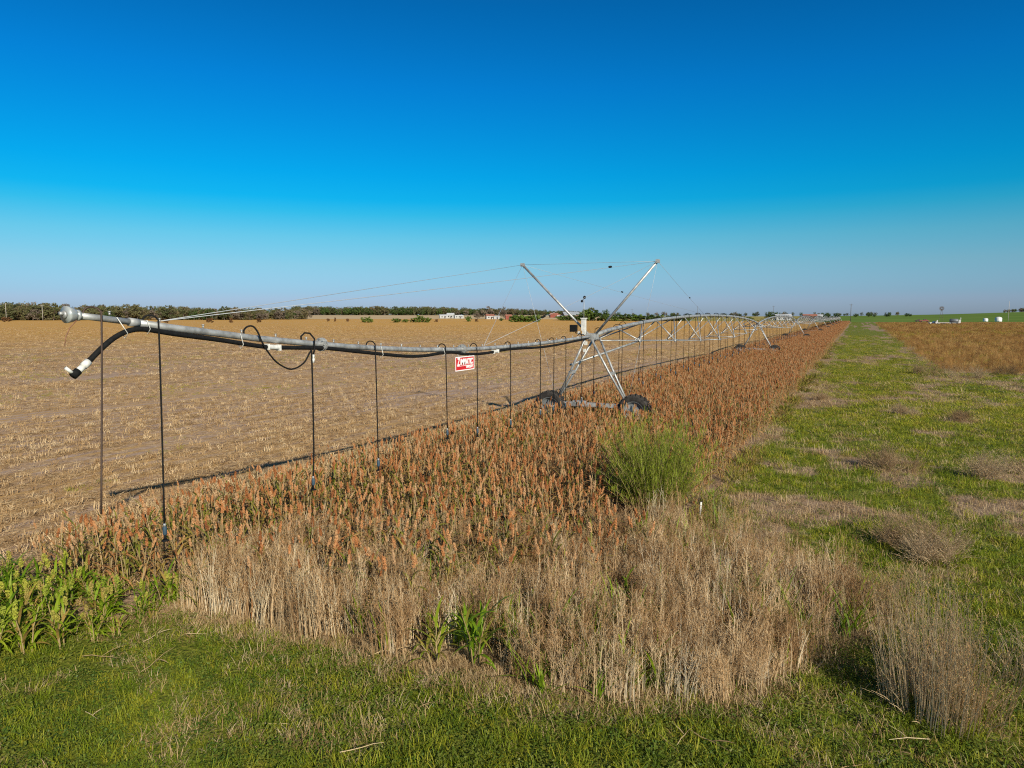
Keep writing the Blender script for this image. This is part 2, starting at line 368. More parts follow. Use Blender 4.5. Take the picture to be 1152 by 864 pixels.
# -- sorghum
def sorghum_parts(kind):
    """stalk with leaves (builder), seed head (builder)"""
    b=MB(); h=U(.68,.9); lean=U(-.09,.09),U(-.09,.09)
    P=lambda t:(lean[0]*t*t*h,lean[1]*t*t*h,t*h)
    b.tube([P(0),P(.5),P(1)],[.009,.008,.005],4,0,False)
    lm=1
    nl=rnd.randint(6,8); a0=U(0,6.28)
    for k in range(nl):
        t=.12+.8*k/nl; az=a0+k*math.pi+U(-.5,.5)
        if kind=='dry': b.blade(P(t),az,U(.25,.5),U(.018,.034),U(.5,1.2),U(1.6,3.0),5,lm,U(-.6,.6))
        else: b.blade(P(t),az,U(.3,.5),U(.022,.04),U(.9,1.3),U(.9,2.0),5,lm,U(-.3,.3))
    g=MB(); top=Vector(P(1)); hl=U(.10,.19); hr=U(.013,.026)
    g.tube([top,top+Vector((lean[0]*.4,lean[1]*.4,hl*.9))],[.004,.002],3,0,False)
    for k in range(85):
        t=rnd.random()**.9; r=hr*math.sin(math.pi*min(1,(t*.9+.08)))**.6*(1-.35*t)*U(.55,1.15); a=U(0,6.28)
        g.tetra((top.x+lean[0]*.4*t+r*math.cos(a),top.y+lean[1]*.4*t+r*math.sin(a),top.z+t*hl),U(.006,.0105),0)
    return b,g
def merged(b,g,name,mats):
    q=MB(); q.add(b.v,b.f); q.m=list(b.m); n=max(b.m)+1
    q.add(g.v,g.f); q.m=list(b.m)+[n+i for i in g.m]; return q.mesh(name,mats)
kinds=['dry']*6+['mix']*3; SP=[sorghum_parts(k) for k in kinds]
smats=lambda k:[M['stalk'],M['sleaf_dry'] if k=='dry' else M['sleaf_mix']]
sorg=protos('sorghum',[merged(b,g,'sorghum',smats(k)+[M['head']]) for (b,g),k in zip(SP,kinds)])
def crop_front(x):          # near edge of the sorghum
    return np.interp(x,[-13.2,-11.5,-10.5,-9.5,-8.5,-5,-2.7],[7.6,7.0,6.7,6.9,7.0,7.5,9.0])
X=[];Y=[]
rows=np.arange(-13.0,-2.75,.32)
for rx in rows:
    n=int((500-6.4)/.125); y=6.4+np.arange(n)*.125+RNG.normal(0,.05,n); x=rx+RNG.normal(0,.08,n)
    left=-11.1-.2*(1-sstep(9,14,y))+(fbm(y*.3,y*0+3,3)-.5)*1.0-RNG.exponential(.4,n); right=-2.85+(fbm(y*.35,y*0+31,3)-.5)*.7
    ok=(y>crop_front(x)+np.abs(RNG.normal(0,1.3,n))*(x>-9)-.5*(x<-5))&(x>left)&(x<right)&(RNG.random(n)<np.clip(1.0-(y-60)/500,.5,1))
    ok&=np.hypot((x+3.2)/1.3,(y-13.2)/2.0)>.85          # the green weed has crowded the crop out here
    X.append(x[ok]);Y.append(y[ok])
X=np.concatenate(X);Y=np.concatenate(Y); n=len(X)
order=np.argsort(np.hypot(X,Y)); X=X[order];Y=Y[order]
greenish=fbm(X*.6,Y*.5,3)+.35*np.exp(-((Y-9.5)/3.5)**2)-.15*sstep(20,60,Y)
idx=np.where(RNG.random(n)<np.clip((greenish-.50)*2.6,.04,.6),RNG.integers(6,9,n),RNG.integers(0,6,n))
rot,scl=std(n,.11,.66,1.12)
scl*=np.interp(X,[-12.6,-10.6],[.62,1])[:,None]
NI=250                       # the nearest plants, each an object with its own seed head
sm=[(b.mesh('sorghum_plant',smats(k)),g.mesh('seed_head',M['head'])) for (b,g),k in zip(SP,kinds)]
protoS={}
tz=terrain(X,Y)
for i in range(NI):
    k=int(idx[i])
    o=bpy.data.objects.new('sorghum_plant',sm[k][0]); h=bpy.data.objects.new('seed_head',sm[k][1])
    link(o,None,(X[i],Y[i],tz[i]),tuple(rot[i])); o.scale=tuple(scl[i]); link(h,o)
    tag(o,'ripe sorghum plant with rust brown seed head standing at near edge of the crop','sorghum plant','sorghum plants along the near edge of the crop')
scatter('sorghum_crop',pz(X[NI:],Y[NI:]),rot[NI:],scl[NI:],idx[NI:],sorg,'strip of ripe rust brown sorghum running beside the irrigation pivot to the horizon','crop')

def tuft(n,rad,h0,h1,w,m=0,up0=.7,dr=1.2,seg=3):
    b=MB()
    for i in range(n):
        a=U(0,6.28); r=rad*math.sqrt(rnd.random()); b.blade((r*math.cos(a),r*math.sin(a),-.005),U(0,6.28),U(h0,h1),w*U(.7,1.3),U(up0,1.5),U(.3,dr),seg,m,U(-.5,.5))
    return b
# -- dead tall weeds
def weed_clump(nst,rad,h0,h1,seedy=1.0,fan=0.0,lean=.09):
    b=MB()
    for s in range(nst):
        a=U(0,6.28); r=rad*math.sqrt(rnd.random()); bx,by=r*math.cos(a),r*math.sin(a); h=U(h0,h1); lx,ly=rnd.gauss(0,lean)*h+bx/rad*fan*U(.4,1.2),rnd.gauss(0,lean)*h+by/rad*fan*U(.4,1.2)
        P=lambda t:Vector((bx+lx*t*t,by+ly*t*t,h*t))
        b.tube([P(0),P(.35),P(.7),P(1)],[.0046,.0038,.0026,.001],3,0,False)
        for k in range(int(11*seedy)):
            t=U(.3,1); p=P(t); az=U(0,6.28); L=U(.08,.26)*(1.15-t*.7); e=p+Vector((math.cos(az)*L*.55,math.sin(az)*L*.55,L*.85))
            b.tube([p,e],[.0017,.0009],3,0,False)
            for q in range(5):
                c=p.lerp(e,U(.3,1.05)); b.quad((c.x+rnd.gauss(0,.012),c.y+rnd.gauss(0,.012),c.z),U(.003,.008),1,.8)
    return b
weedp=protos('dead_weed',[weed_clump(10,.17,h0,h1,s*.95,0,.085).mesh('dead_weed',[M['weed_pale'] if s<.5 else M['weed_stem'],M['weed_seed']]) for s,h0,h1 in ((1,.5,.9),(1.1,.55,.95),(.45,.4,.9),(1.4,.45,.8),(.35,.4,.85),(.7,.35,.8))]+[tuft(16,.12,.4,.85,.026,0,.95,1.1,5).mesh('dead_weed',M['sleaf_green'])])
n=7600; x=RNG.uniform(-10,.5,n); y=RNG.uniform(6.3,14,n)
back=np.interp(x,[-10,-8.5,-7,-5,-4,-3,-1.5,0,.5],[7.4,8.6,9.6,10.3,12.6,13,12,11.2,11.0])
left=np.interp(y,[6.3,7,8,9],[-8.1,-8.45,-9.2,-9.2])
ok=(y>front_line(x)+.1+RNG.normal(0,.12,n))&(y<back-.3+RNG.normal(0,.8,n))&(x>left)&(x<.12+RNG.normal(0,.08,n))&(fbm(x*1.1,y*1.1,3)>.34)
gap=(np.hypot((x+4.1)/.75,(y-6.9)/.5)<1); ok&=~gap
x,y=x[ok],y[ok]; keep=RNG.random(len(x))<.8; x,y=x[keep],y[keep]; n=len(x); rot,scl=std(n,.10,.72,1.06)
scl[:,2]*=np.interp(fbm(x*.9,y*.9,3),[.3,.7],[.72,1.12])
wi=np.where(RNG.random(n)<.045+.34*(fbm(x*.8+9,y*.8,3)>.565),6,RNG.integers(0,6,n)); wi=np.where((np.hypot((x+3.1)/1.1,(y-8.4)/.9)<1)&(RNG.random(n)<.20),6,wi)
scatter('dead_weeds',pz(x,y),rot,scl,wi,weedp,'stand of tall dead pale weeds with upright stems in front of the sorghum','weeds')
def lone_clump(subs):
    q=MB()
    for (dx,dy,nst,rad,h0,h1,fan,tx,ty) in subs:
        c=weed_clump(int(nst*1.5),rad,h0,h1,.28,fan); q.add([(x+dx+tx*z,y+dy+ty*z,z) for x,y,z in c.v],c.f); q.m[-len(c.f):]=c.m
    return q
for (px_,py_,subs,lab) in [(1.0,8.0,[(0,0,60,.3,.5,1.1,.08,.06,.05),(-.3,.35,50,.3,.4,1.2,.06,-.12,.1),(.3,.3,40,.3,.3,1.0,.1,.15,-.1),(0,.75,60,.35,.6,1.25,.08,-.05,.1),(.1,1.3,40,.35,.4,1.1,.1,.05,.1),(0,.3,60,.5,.1,.45,.25,0,0)],'tall dead pale weed clump standing alone in the grass at lower right'),
    (2.0,9.4,[(0,0,60,.4,.2,.7,.3,.2,0),(.4,.2,40,.3,.2,.55,.3,-.2,.2)],'low dead weed clump leaning at the right edge beside the taller clump'),
    (.6,10.6,[(0,0,55,.35,.3,.85,.2,-.1,.1),(-.3,.4,35,.3,.3,.7,.2,.1,0)],'thin dead weed clump between the weed stand and the tall lone clump')]:
    o=lone_clump(subs).obj('dead_weed_clump',[M['clump_stem'],M['weed_seed']],None,False,(px_,py_,float(terrain(px_,py_)))); tag(o,lab,'weed clump','dead weed clumps in the grass')

# -- grey scrubby dead bushes on the verge
def scrub(rad,h,nst):
    b=MB(); lobes=[(rnd.gauss(0,rad*.45),rnd.gauss(0,rad*.45),U(.55,1.0)) for _ in range(rnd.randint(5,8))]
    for s in range(nst):
        cx,cy,k0=rnd.choice(lobes); az=U(0,6.28); el=min(1.5,max(.25,rnd.gauss(.95,.35))); L=h*k0*U(.6,1.15)
        p=Vector((cx+rnd.gauss(0,.1)*rad,cy+rnd.gauss(0,.1)*rad,0)); d=Vector((math.cos(az)*math.cos(el),math.sin(az)*math.cos(el),math.sin(el))); e=p+d*L
        mid=p.lerp(e,.5)+Vector((rnd.gauss(0,.04),rnd.gauss(0,.04),.03)); b.tube([p,mid,e],[.004,.003,.0012],3,0,False)
        for k in range(9):
            q=p.lerp(e,U(.3,1)); t=q+(d+Vector((rnd.gauss(0,.6),rnd.gauss(0,.6),rnd.gauss(.1,.5))))*U(.05,.16); b.tube([q,t],[.0016,.0008],3,0,False)
            for j in range(2): b.quad(q.lerp(t,U(.4,1)),U(.004,.010),0,.7)
    return b
for (sx,sy,r,h,lab) in [(.75,14.3,.95,.55,'grey dead scrub bush just behind the weed stand'),(1.35,13.6,.55,.45,'small grey scrub tuft right of the scrub bush behind the weeds'),
    (.95,21.3,.9,.6,'round grey dead bush in the middle of the green grass'),(3.5,21.6,1.15,.65,'widest grey dead bush in the grass near the right edge'),(3.9,33,.9,.4,'low flat dead bush beyond the widest bush'),
    (1.9,33.5,.7,.45,'small round dead bush in the grass lane far off'),(-1.5,38,.6,.4,'small dead bush at the right edge of the sorghum'),
    (4.6,58,1.5,1.0,'dark brown dead bush at the corner of the brown weedy field'),(7.4,56,1.7,.9,'pale grey dead bush in front of the brown weedy field'),(9.8,60,1.5,.9,'dead bush at the near edge of brown field, at far right')]:
    o=scrub(r*.85,h*1.15,int(130+70*r)).obj('dead_bush',[M['scrub']],None,False,(sx,sy,float(terrain(sx,sy)))); tag(o,lab,'dead bush','dead bushes on the grass')

# -- grass
def rosette(n,rad,s,m=0):
    b=MB()
    for i in range(n):
        a=U(0,6.28); r=rad*math.sqrt(rnd.random()); b.quad((r*math.cos(a),r*math.sin(a),U(.015,.065)),s*U(.6,1.3),m,.7,Vector((rnd.gauss(0,.5),rnd.gauss(0,.5),1)))
    return b
G=[tuft(34,.12,.04,a,.006).mesh('turf',M['grass']) for a in (.09,.11,.13,.2)]+[rosette(30,.11,.014).mesh('turf',M['leafw']) for _ in range(3)]+[tuft(28,.13,.06,.14,.006).mesh('turf',M['grass_yel']) for _ in range(2)]+[tuft(26,.14,.06,.18,.005,0,.2,1.6).mesh('turf',M['drygrass']) for _ in range(3)]+[tuft(12,.14,.15,.4,.016,0,.8,1.6,5).mesh('turf',M['sleaf_mix']) for _ in range(2)]
gcol=protos('turf',G)
x,y,r=polar_pts(120000,3.2,170,1.55)
g,b_=cover_soil(x,y)
lawn=(y<front_line(x)+.15)
ok=((x>XR-.05)|lawn)&(x<60)&(b_<.5)&(y>1.5); dry=(RNG.random(len(x))>g)
yel=fbm(x*.2+50,y*.12,3)+.35*sstep(16,70,y)
idx=np.where(dry,RNG.integers(9,12,len(x)),np.where(RNG.random(len(x))<np.clip((yel-.36)*2.2,.1,.75)*(~lawn),RNG.integers(7,9,len(x)),np.where(RNG.random(len(x))<np.where(lawn,.62,.25),RNG.integers(4,7,len(x)),RNG.integers(0,4,len(x)))))
ok&=~(dry&(RNG.random(len(x))<.2))
fx=RNG.uniform(-9,.5,2600); fy=front_line(fx)+RNG.normal(.25,.35,2600)
gy=np.exp(RNG.uniform(math.log(10.5),math.log(120),620)); gx=-2.62+RNG.normal(0,.2,620); keepe=fbm(gy*.25,gy*0+77,3)>.42; gx,gy=gx[keepe],gy[keepe]; ne=len(gx)
x=np.r_[x[ok],fx,gx];y=np.r_[y[ok],fy,gy];r=np.hypot(x,y);idx=np.r_[idx[ok],RNG.integers(9,12,2600),RNG.integers(12,14,ne)];lw=np.r_[lawn[ok],np.ones(2600+ne,bool)]; n=len(x); rot,scl=std(n,.12,.7,1.2)
scl*=np.where(lw,.95,1.15)[:,None]; scl[:,:2]*=np.clip(r/18,1,2.6)[:,None]
scatter('grass',pz(x,y),rot,scl,idx,gcol,'short green turf with patches of yellow and dead grass','grass')
# brown weedy field on the right
BW=[weed_clump(10,.3,.3,.6,.8).mesh('brown_weed',[M['brownweed'],M['brownweed']]) for _ in range(4)]+[tuft(40,.3,.2,.45,.008,0,.6,1.3).mesh('brown_weed',M['brownweed']) for _ in range(2)]+[tuft(40,.3,.2,.4,.008,0,.6,1.3).mesh('brown_weed',M['grass_yel'])]
x,y,r=polar_pts(60000,52,490,1.3,-5,52); b_=brown_zone(x,y); ok=(RNG.random(len(x))<b_)&(x<300)&(y<470); x,y,r=x[ok],y[ok],r[ok]; n=len(x); rot,scl=std(n,.1,.7,1.3); scl[:,:2]*=np.clip(r/80,1,3)[:,None]
idx=np.where(RNG.random(n)<.12+.35*(fbm(x*.08,y*.04+3,3)>.53),6,RNG.integers(0,6,n))
scatter('brown_weeds',pz(x,y),rot,scl,idx,protos('brown_weed',BW),'brown weedy field to the right of the grass lane','weeds')
# -- stubble
def litter(n,rad,l0,l1):
    b=MB()
    for i in range(n):
        a=U(0,6.28); r=rad*math.sqrt(rnd.random()); az=U(0,6.28); L=U(l0,l1); c=Vector((r*math.cos(a),r*math.sin(a),U(.005,.03))); d=Vector((math.cos(az),math.sin(az),U(-.12,.25)))*L/2
        w=Vector((-math.sin(az),math.cos(az),0))*U(.002,.006); b.add([c-d-w,c+d-w,c+d+w,c-d+w+Vector((0,0,.004))],[(0,1,2,3)],0)
    return b
def stub(n,h0,h1,rad=.1):
    b=MB()
    for i in range(n):
        x,y=rnd.gauss(0,rad*.5),rnd.gauss(0,rad); h=U(h0,h1); l=rnd.gauss(0,.25),rnd.gauss(0,.25)
        b.tube([(x,y,0),(x+l[0]*h,y+l[1]*h,h)],[.007,.006],4,0)
        if rnd.random()<.8: b.blade((x,y,h*.4),U(0,6.28),U(.1,.25),.02,U(.2,1.2),U(.8,2.4),3,0,U(-1,1))
    return b
ST=[litter(30,.36,.04,.22).mesh('litter',M['litter']) for _ in range(5)]+[stub(5,.06,.2).mesh('stubble',M['litter']) for _ in range(4)]+[stub(6,.14,.36,.14).mesh('stubble',M['straw']) for _ in range(3)]+[tuft(14,.12,.05,.14,.01).mesh('stubble',M['grass_yel']) for _ in range(2)]
x,y,r=polar_pts(270000,7,330,1.35,-52,24); n=len(x); idx=np.where(RNG.random(n)<.80,RNG.integers(0,5,n),RNG.integers(5,9,n))
row=np.round(x/.76)*.76+RNG.normal(0,.07,n); x=np.where(idx>=5,row,np.where(RNG.random(n)<.55,np.round(x/1.52)*1.52+RNG.normal(0,.22,n),x))
near=(y<7.6)&(x<-9.6)&(y>front_line(x)+.2)
ok=((x<-12.0)|near)&((fbm(x*.7,y*.13,4)+RNG.normal(0,.09,n)>.42+.12*np.exp(-((x+15.5)/2.6)**2)*(1-sstep(14,40,y)))|near)&(y>-5)&~(near&(idx>=7)); x,y,r,idx=x[ok],y[ok],r[ok],idx[ok]
# taller pale straw left standing along the crop's left edge and the machine's track
m=4200; ey=np.exp(RNG.uniform(math.log(7.5),math.log(160),m)); ex=-12.35+RNG.normal(0,.55,m)+.5*(fbm(ey*.2,ey*0,3)-.5); ei=np.where(RNG.random(m)<.4*sstep(7,13,ey),RNG.integers(9,12,m),RNG.integers(5,9,m))
idx=np.where((fbm(x*.25+7,y*.2+3,3)>.64)&(RNG.random(len(x))<.35),RNG.integers(12,14,len(x)),idx)
x=np.r_[x,ex];y=np.r_[y,ey];r=np.hypot(x,y);idx=np.r_[idx,ei]; n=len(x); rot,scl=std(n,.1,.5,.98); scl*=np.clip(r/45,1,1.7)[:,None]; scl[:,2]/=np.clip(r/45,1,1.6)
scatter('stubble',pz(x,y),rot,scl,idx,protos('stubble',ST),'cut crop stubble and straw litter on the harvested field','stubble')

# -- feathery green weed in the crop
def feather_bush():
    b=MB()
    for s in range(480):
        az=U(0,6.28); el=min(1.5,abs(rnd.gauss(1.15,.28))+.15); L=U(.9,1.95)*(.75+.25*math.sin(el)); r0=U(0,.6)
        p=Vector((r0*math.cos(az),r0*math.sin(az),0)); pts=[p]; d=el
        for k in range(5):
            p=p+Vector((math.cos(az)*math.cos(d),math.sin(az)*math.cos(d),math.sin(d)))*(L/5); d-=U(0,.16); pts.append(p.copy())
        b.tube(pts,[.006,.005,.004,.003,.002,.001],3,0,False)
        for k in range(60):
            t=U(.2,1)*5; i=min(4,int(t)); q=pts[i].lerp(pts[i+1],t-i); a2=U(0,6.28); b.blade(q,a2,U(.06,.19),.009,U(.4,1.3),.6,2,1,0)
    return b
tag(feather_bush().obj('green_weed_bush',[M['stalk'],M['bush']],None,False,(-3.6,14.3,0)),'large feathery yellow green weed bush standing in the sorghum','weed')
bpy.data.objects['green_weed_bush'].scale=(.9,.9,1.14); bpy.data.objects['green_weed_bush']['category']='weed bush'

# -- green young sorghum at lower left and in the weeds: every plant on its own
def young(h,nl,wide,head):
    b=MB(); g=MB() if head else None
    for tl in range(rnd.randint(3,4)):
        az=U(0,6.28); bx,by=.05*math.cos(az),.05*math.sin(az); ox,oy=math.cos(az)*U(.05,.2),math.sin(az)*U(.05,.2); hh=h*U(.6,1.0); a0=U(0,6.28)
        Q=lambda t:(bx+ox*t*t,by+oy*t*t,hh*t)
        b.tube([Q(0),Q(.5),Q(.9)],[.008,.007,.004],5,0,False)
        for k in range(nl):
            t=.03+.8*k/nl; b.blade(Q(t),a0+k*2.6+U(-.5,.5),U(.3,.55)*h/.7,wide*U(.7,1.2),U(.9,1.45),U(.5,2.3),6,2 if rnd.random()<.22 else 1,U(-.3,.3))
        if head and rnd.random()<.75:
            hl=U(.10,.16); c=Q(.9)
            for k in range(60):
                t=rnd.random(); r=.026*math.sin(math.pi*(t*.9+.06))**.6*U(.5,1.15); a=U(0,6.28); g.tetra((c[0]+r*math.cos(a),c[1]+r*math.sin(a),c[2]+t*hl),U(.006,.01),0)
    if g is not None and not g.v: g=None
    return b,g
YG=[young(U(.5,.75),rnd.randint(6,8),U(.028,.042),k<4) for k in range(6)]
YM=[(b.mesh('green_sorghum_plant',[M['stalk'],M['sleaf_green'],M['sleaf_mix']]),g.mesh('seed_head',M['head_green']) if g else None) for b,g in YG]
def put_young(k,x,y,s,rz,lab,grp,nohead=False):
    o=link(bpy.data.objects.new('green_sorghum_plant',YM[k][0]),None,(x,y,float(terrain(x,y))),(rnd.gauss(0,.06),rnd.gauss(0,.06),rz)); o.scale=(s,s,s)
    if YM[k][1] is not None: link(bpy.data.objects.new('seed_head',YM[k][1]),o)
    tag(o,lab,'sorghum plant',grp)
cnt=0
while cnt<82:
    x_,y_=U(-11.5,-8.35),U(4.3,7.6); f=float(front_line(x_)); 
    fy=np.interp(x_,[-11.5,-9.3,-8.9,-8.5,-8.0],[4.3,4.5,5.0,5.5,6.2])
    if y_<fy or y_>fy+1.7*min(1,(-7.4-x_)/1.0)+.1: continue
    k=rnd.randint(0,5); hd=YM[k][1] is not None
    put_young(k,x_,y_,U(.7,1.02)*(1 if x_<-8.7 else .8),U(0,6.28),'leafy green sorghum plant with yellow green seed head in the patch at lower left' if hd else 'leafy green sorghum plant without a seed head in the patch at lower left','green sorghum plants at lower left'); cnt+=1
for (x_,y_,s,lab) in [(-4.3,6.85,1.15,'spiky green plant at the foot of the dead weeds, left one of the pair'),(-3.85,7.05,1.2,'spiky green plant at the foot of the dead weeds, right one of the pair'),
    (-3.3,7.9,1.0,'green sorghum plant among the dead weeds, right behind the spiky pair'),(-2.2,8.6,1.05,'green sorghum plant deep in the right half of the dead weeds'),(-2.7,9.1,1.05,'green sorghum plant showing above the middle of the dead weeds'),
    (-6.2,8.9,1.0,'green sorghum plant at the back of the dead weeds on the left'),(-2.6,15.3,.7,'small bright green plant by the white stake'),(-2.3,13.3,.55,'small green grassy plant at the right edge of the crop')]:
    put_young(4+rnd.randint(0,1),x_,y_,s,U(0,6.28),lab,'green regrowth in the dead weeds')

# -- stalks lying in the front lawn
def fallen(L):
    b=MB(); z=.05; p=Vector((0,0,z)); a=0; pts=[p]
    for k in range(4):
        a+=rnd.gauss(0,.12); p=p+Vector((math.cos(a),math.sin(a),rnd.gauss(0,.05)))*L/4; p.z=max(.03,p.z); pts.append(p.copy())
    b.tube(pts,[.006,.006,.005,.004,.002],5,0)
    if rnd.random()<.6: b.blade(pts[2],U(0,6.28),L*.5,.02,.3,.5,3,0,.4)
    return b
FM=[fallen(U(.25,.75)).mesh('fallen_stalk',M['straw']) for _ in range(7)]
for i in range(38):
    for _ in range(50):
        x_,y_=U(-8.6,1.6),U(3.6,9.5); f=float(front_line(x_)); rr=math.hypot(x_,y_)
        if y_<f-.05 and rr>5.4: break
    link(o:=bpy.data.objects.new('fallen_stalk',FM[i%7]),None,(x_,y_,float(terrain(x_,y_))+.02),(0,U(-.12,.05),U(0,6.28))); o.scale=(U(.45,.95),)*3
    tag(o,'pale dry stalk lying loose on the short green foreground grass','stalk','dry stalks lying on the front grass')
sk=MB(); sk.tube([(0,0,0),(.01,0,.15),(.02,.0,.30)],.022,8,0); o=sk.obj('white_stake',M['white'],None,True,(-2.72,14.6,0)); tag(o,'short white stake standing at the right edge of the sorghum','stake')


# ------------------------------------------------------------------ the irrigation pivot: one machine
def smooth(pts,k=4):                      # Catmull-Rom through bent hose points
    n=len(pts); out=[]
    for i in range(n-1):
        p0,p1,p2,p3=[Vector(pts[max(0,min(n-1,i+j))]) for j in (-1,0,1,2)]
        for q in range(k):
            t=q/k; out.append(.5*((2*p1)+(p2-p0)*t+(2*p0-5*p1+4*p2-p3)*t*t+(3*p1-p0-3*p2+p3)*t**3))
    return out+[Vector(pts[-1])]
PX=-8.8; T1=25.2; S1=50.5; SN=52.5
pivot=tag(empty('irrigation_pivot',(PX,T1,0)),'long galvanized centre pivot irrigation machine on wheeled towers crossing the sorghum','irrigation pivot')
def P(x,y,z): return (x-PX,y-T1,z)        # world to machine coordinates
OH=[(5.72,4.112),(5.95,4.085),(6.49,4.02),(7.1,3.935),(7.9,3.84),(8.7,3.74),(9.86,3.625),(11,3.52),(12.3,3.425),(13.6,3.35),(15,3.295),(16.4,3.262),(18,3.25),(19.6,3.255),(21.2,3.275),(22.8,3.31),(24,3.34),(25.2,3.37)]
def ohz(y): return float(np.interp(y,[a for a,b in OH],[b for a,b in OH]))
b=MB(); b.tube([P(PX,y,z) for y,z in OH if y<=6.5],.043,14); b.tube([P(PX,y,z) for y,z in OH if y>=6.49],.053,14)
oh=b.obj('overhang_pipe',M['galv'],pivot,True)
b=MB(); b.tube([P(PX,6.42,4.028),P(PX,6.56,4.01)],.058,14); b.obj('pipe_sleeve',M['galv_old'],oh,True)
for y in (10.25,15.45):
    b=MB(); z=ohz(y)
    for d in (-.035,.012):
        b.tube([P(PX,y+d,z),P(PX,y+d+.02,z)],.125,18)
    for k in range(8):
        a=k*math.pi/4; b.tube([P(PX+.1*math.cos(a),y-.06,z+.1*math.sin(a)),P(PX+.1*math.cos(a),y+.055,z+.1*math.sin(a))],.012,6)
    b.obj('pipe_flange',M['galv'],oh,False)
b=MB(); z=4.115
b.tube([P(PX,5.74,z),P(PX,5.70,z)],.07,20); b.tube([P(PX,5.70,z),P(PX,5.66,z+.003),P(PX,5.60,z+.008),P(PX,5.57,z+.008)],[.06,.09,.105,.108],20); b.obj('end_cap',M['lens'],oh,True)
b=MB(); b.tube([P(PX,5.565,z+.008),P(PX,5.54,z+.008)],.05,16); b.tube([P(PX,5.55,z+.02),P(PX,5.495,z+.02)],.024,10); b.obj('end_valve',M['galv'],oh,True)
b=MB(); b.tube([P(PX+.05,5.68,z-.06),P(PX+.06,5.58,z-.15),P(PX+.06,5.52,z-.27),P(PX+.06,5.50,z-.38)],.006,5); b.obj('loose_wire',M['rust'],oh,True)
# small plugged outlets along the top of the pipe
for y in list(np.arange(6.15,25,.74)):
    b=MB(); z=ohz(y)+.055; b.tube([P(PX,y,z),P(PX,y,z+.035)],.014,6); b.tube([P(PX,y,z+.035),P(PX,y,z+.055)],.02,6); b.obj('outlet_plug',M['galv'],oh,True)
# black supply hose slung under the overhang with white couplers and clips
hz=[(5.79,3.52),(5.90,3.62),(6.02,3.72),(6.18,3.83),(6.38,3.91),(6.62,3.925),(7.1,3.85),(7.9,3.74),(8.6,3.63),(9.0,3.585),(9.8,3.545),(10.3,3.52),(11.2,3.42),(12.2,3.31),(13.0,3.235),(13.7,3.215),(14.3,3.24),(14.9,3.235),(15.4,3.175),(16.0,3.14),(16.6,3.135),(17.2,3.155),(18.0,3.18),(19.2,3.165),(20.4,3.15),(21.6,3.175),(23,3.23),(24.4,3.29)]
hzs=[]
for i in range(len(hz)-1):                # Catmull-Rom through the hanging points
    p0,p1,p2,p3=[Vector(hz[max(0,min(len(hz)-1,i+k))]) for k in (-1,0,1,2)]
    for k in range(4):
        t=k/4; hzs.append(.5*((2*p1)+(p2-p0)*t+(2*p0-5*p1+4*p2-p3)*t*t+(3*p1-p0-3*p2+p3)*t**3))
hzs.append(Vector(hz[-1]))
b=MB(); b.tube([P(PX+.05,q.x,q.y) for q in hzs],[.036]*len(hzs),10)
hose=b.obj('supply_hose',M['rubber'],pivot,True)
b=MB(); b.tube([P(PX+.05,5.80,3.53),P(PX+.05,5.73,3.475)],.048,12); b.tube([P(PX+.05,5.73,3.475),P(PX+.05,5.66,3.42)],.04,12); b.obj('hose_coupling',M['white'],hose,True)
b=MB(); b.tube([P(PX+.05,5.66,3.42),P(PX+.05,5.585,3.36)],.05,12); b.obj('hose_valve',M['rubber'],hose,True)
b=MB(); b.tube([P(PX+.05,5.60,3.385),P(PX+.05,5.50,3.47)],.022,10); b.obj('valve_spout',M['white'],hose,True)
for y0,z0,y1,z1 in ((8.86,3.60,9.12,3.577),(17.05,3.15,17.3,3.16)):
    b=MB(); b.tube([P(PX+.05,y0,z0),P(PX+.05,y1,z1)],.042,12)
    for y,z in ((y0,z0),(y1,z1)): b.box(P(PX+.05,y,z),(.09,.035,.10))
    b.obj('hose_coupler',M['white'],hose,False)
for y,zt,zb in ((6.32,4.04,3.84),(6.66,4.0,3.89),(8.3,3.78,3.62),(12.0,3.44,3.28),(14.45,3.3,3.19)):
    b=MB(); b.tube([P(PX+.07,y-(.02 if y>6.5 else .12),zt+.05),P(PX+.105,y,zb+.04),P(PX+.05,y,zb-.03),P(PX+.0,y,zb+.03)],.0055,6); b.obj('hose_strap',M['white'],hose,True)
# drop hoses: gooseneck on top of the pipe, hose down to a sprinkler just above the crop
def drop_mesh(zt,zb,sx,ly,loop=False):
    b=MB(); b.tube(smooth([(0,-.17,zt+.03),(0,-.17,zt+.08),(sx*.02,-.14,zt+.13),(sx*.05,-.07,zt+.14),(sx*.085,-.01,zt+.09),(sx*.095,.0,zt-.05),(sx*.10,ly*.4,zt*.6+zb*.4),(sx*.10,ly,zb+.2)],3),.0125,7); return b
def nozzle_mesh(zb,sx,ly):
    b=MB(); x=sx*.10
    b.tube([(x,ly,zb+.23),(x,ly,zb+.19)],.02,8,0); b.tube([(x,ly,zb+.19),(x,ly,zb+.17),(x,ly,zb+.08),(x,ly,zb+.06)],[.02,.03,.03,.02],8,1); b.tube([(x,ly,zb+.06),(x,ly,zb)],[.018,.02],8,2); b.tube([(x,ly,zb-.01),(x,ly,zb-.025)],.05,8,2)
    return b
nm=[M['galv_old'],M['bluegrey'],M['rubber']]; nmf=[M['rubber'],M['bluegrey'],M['rubber']]
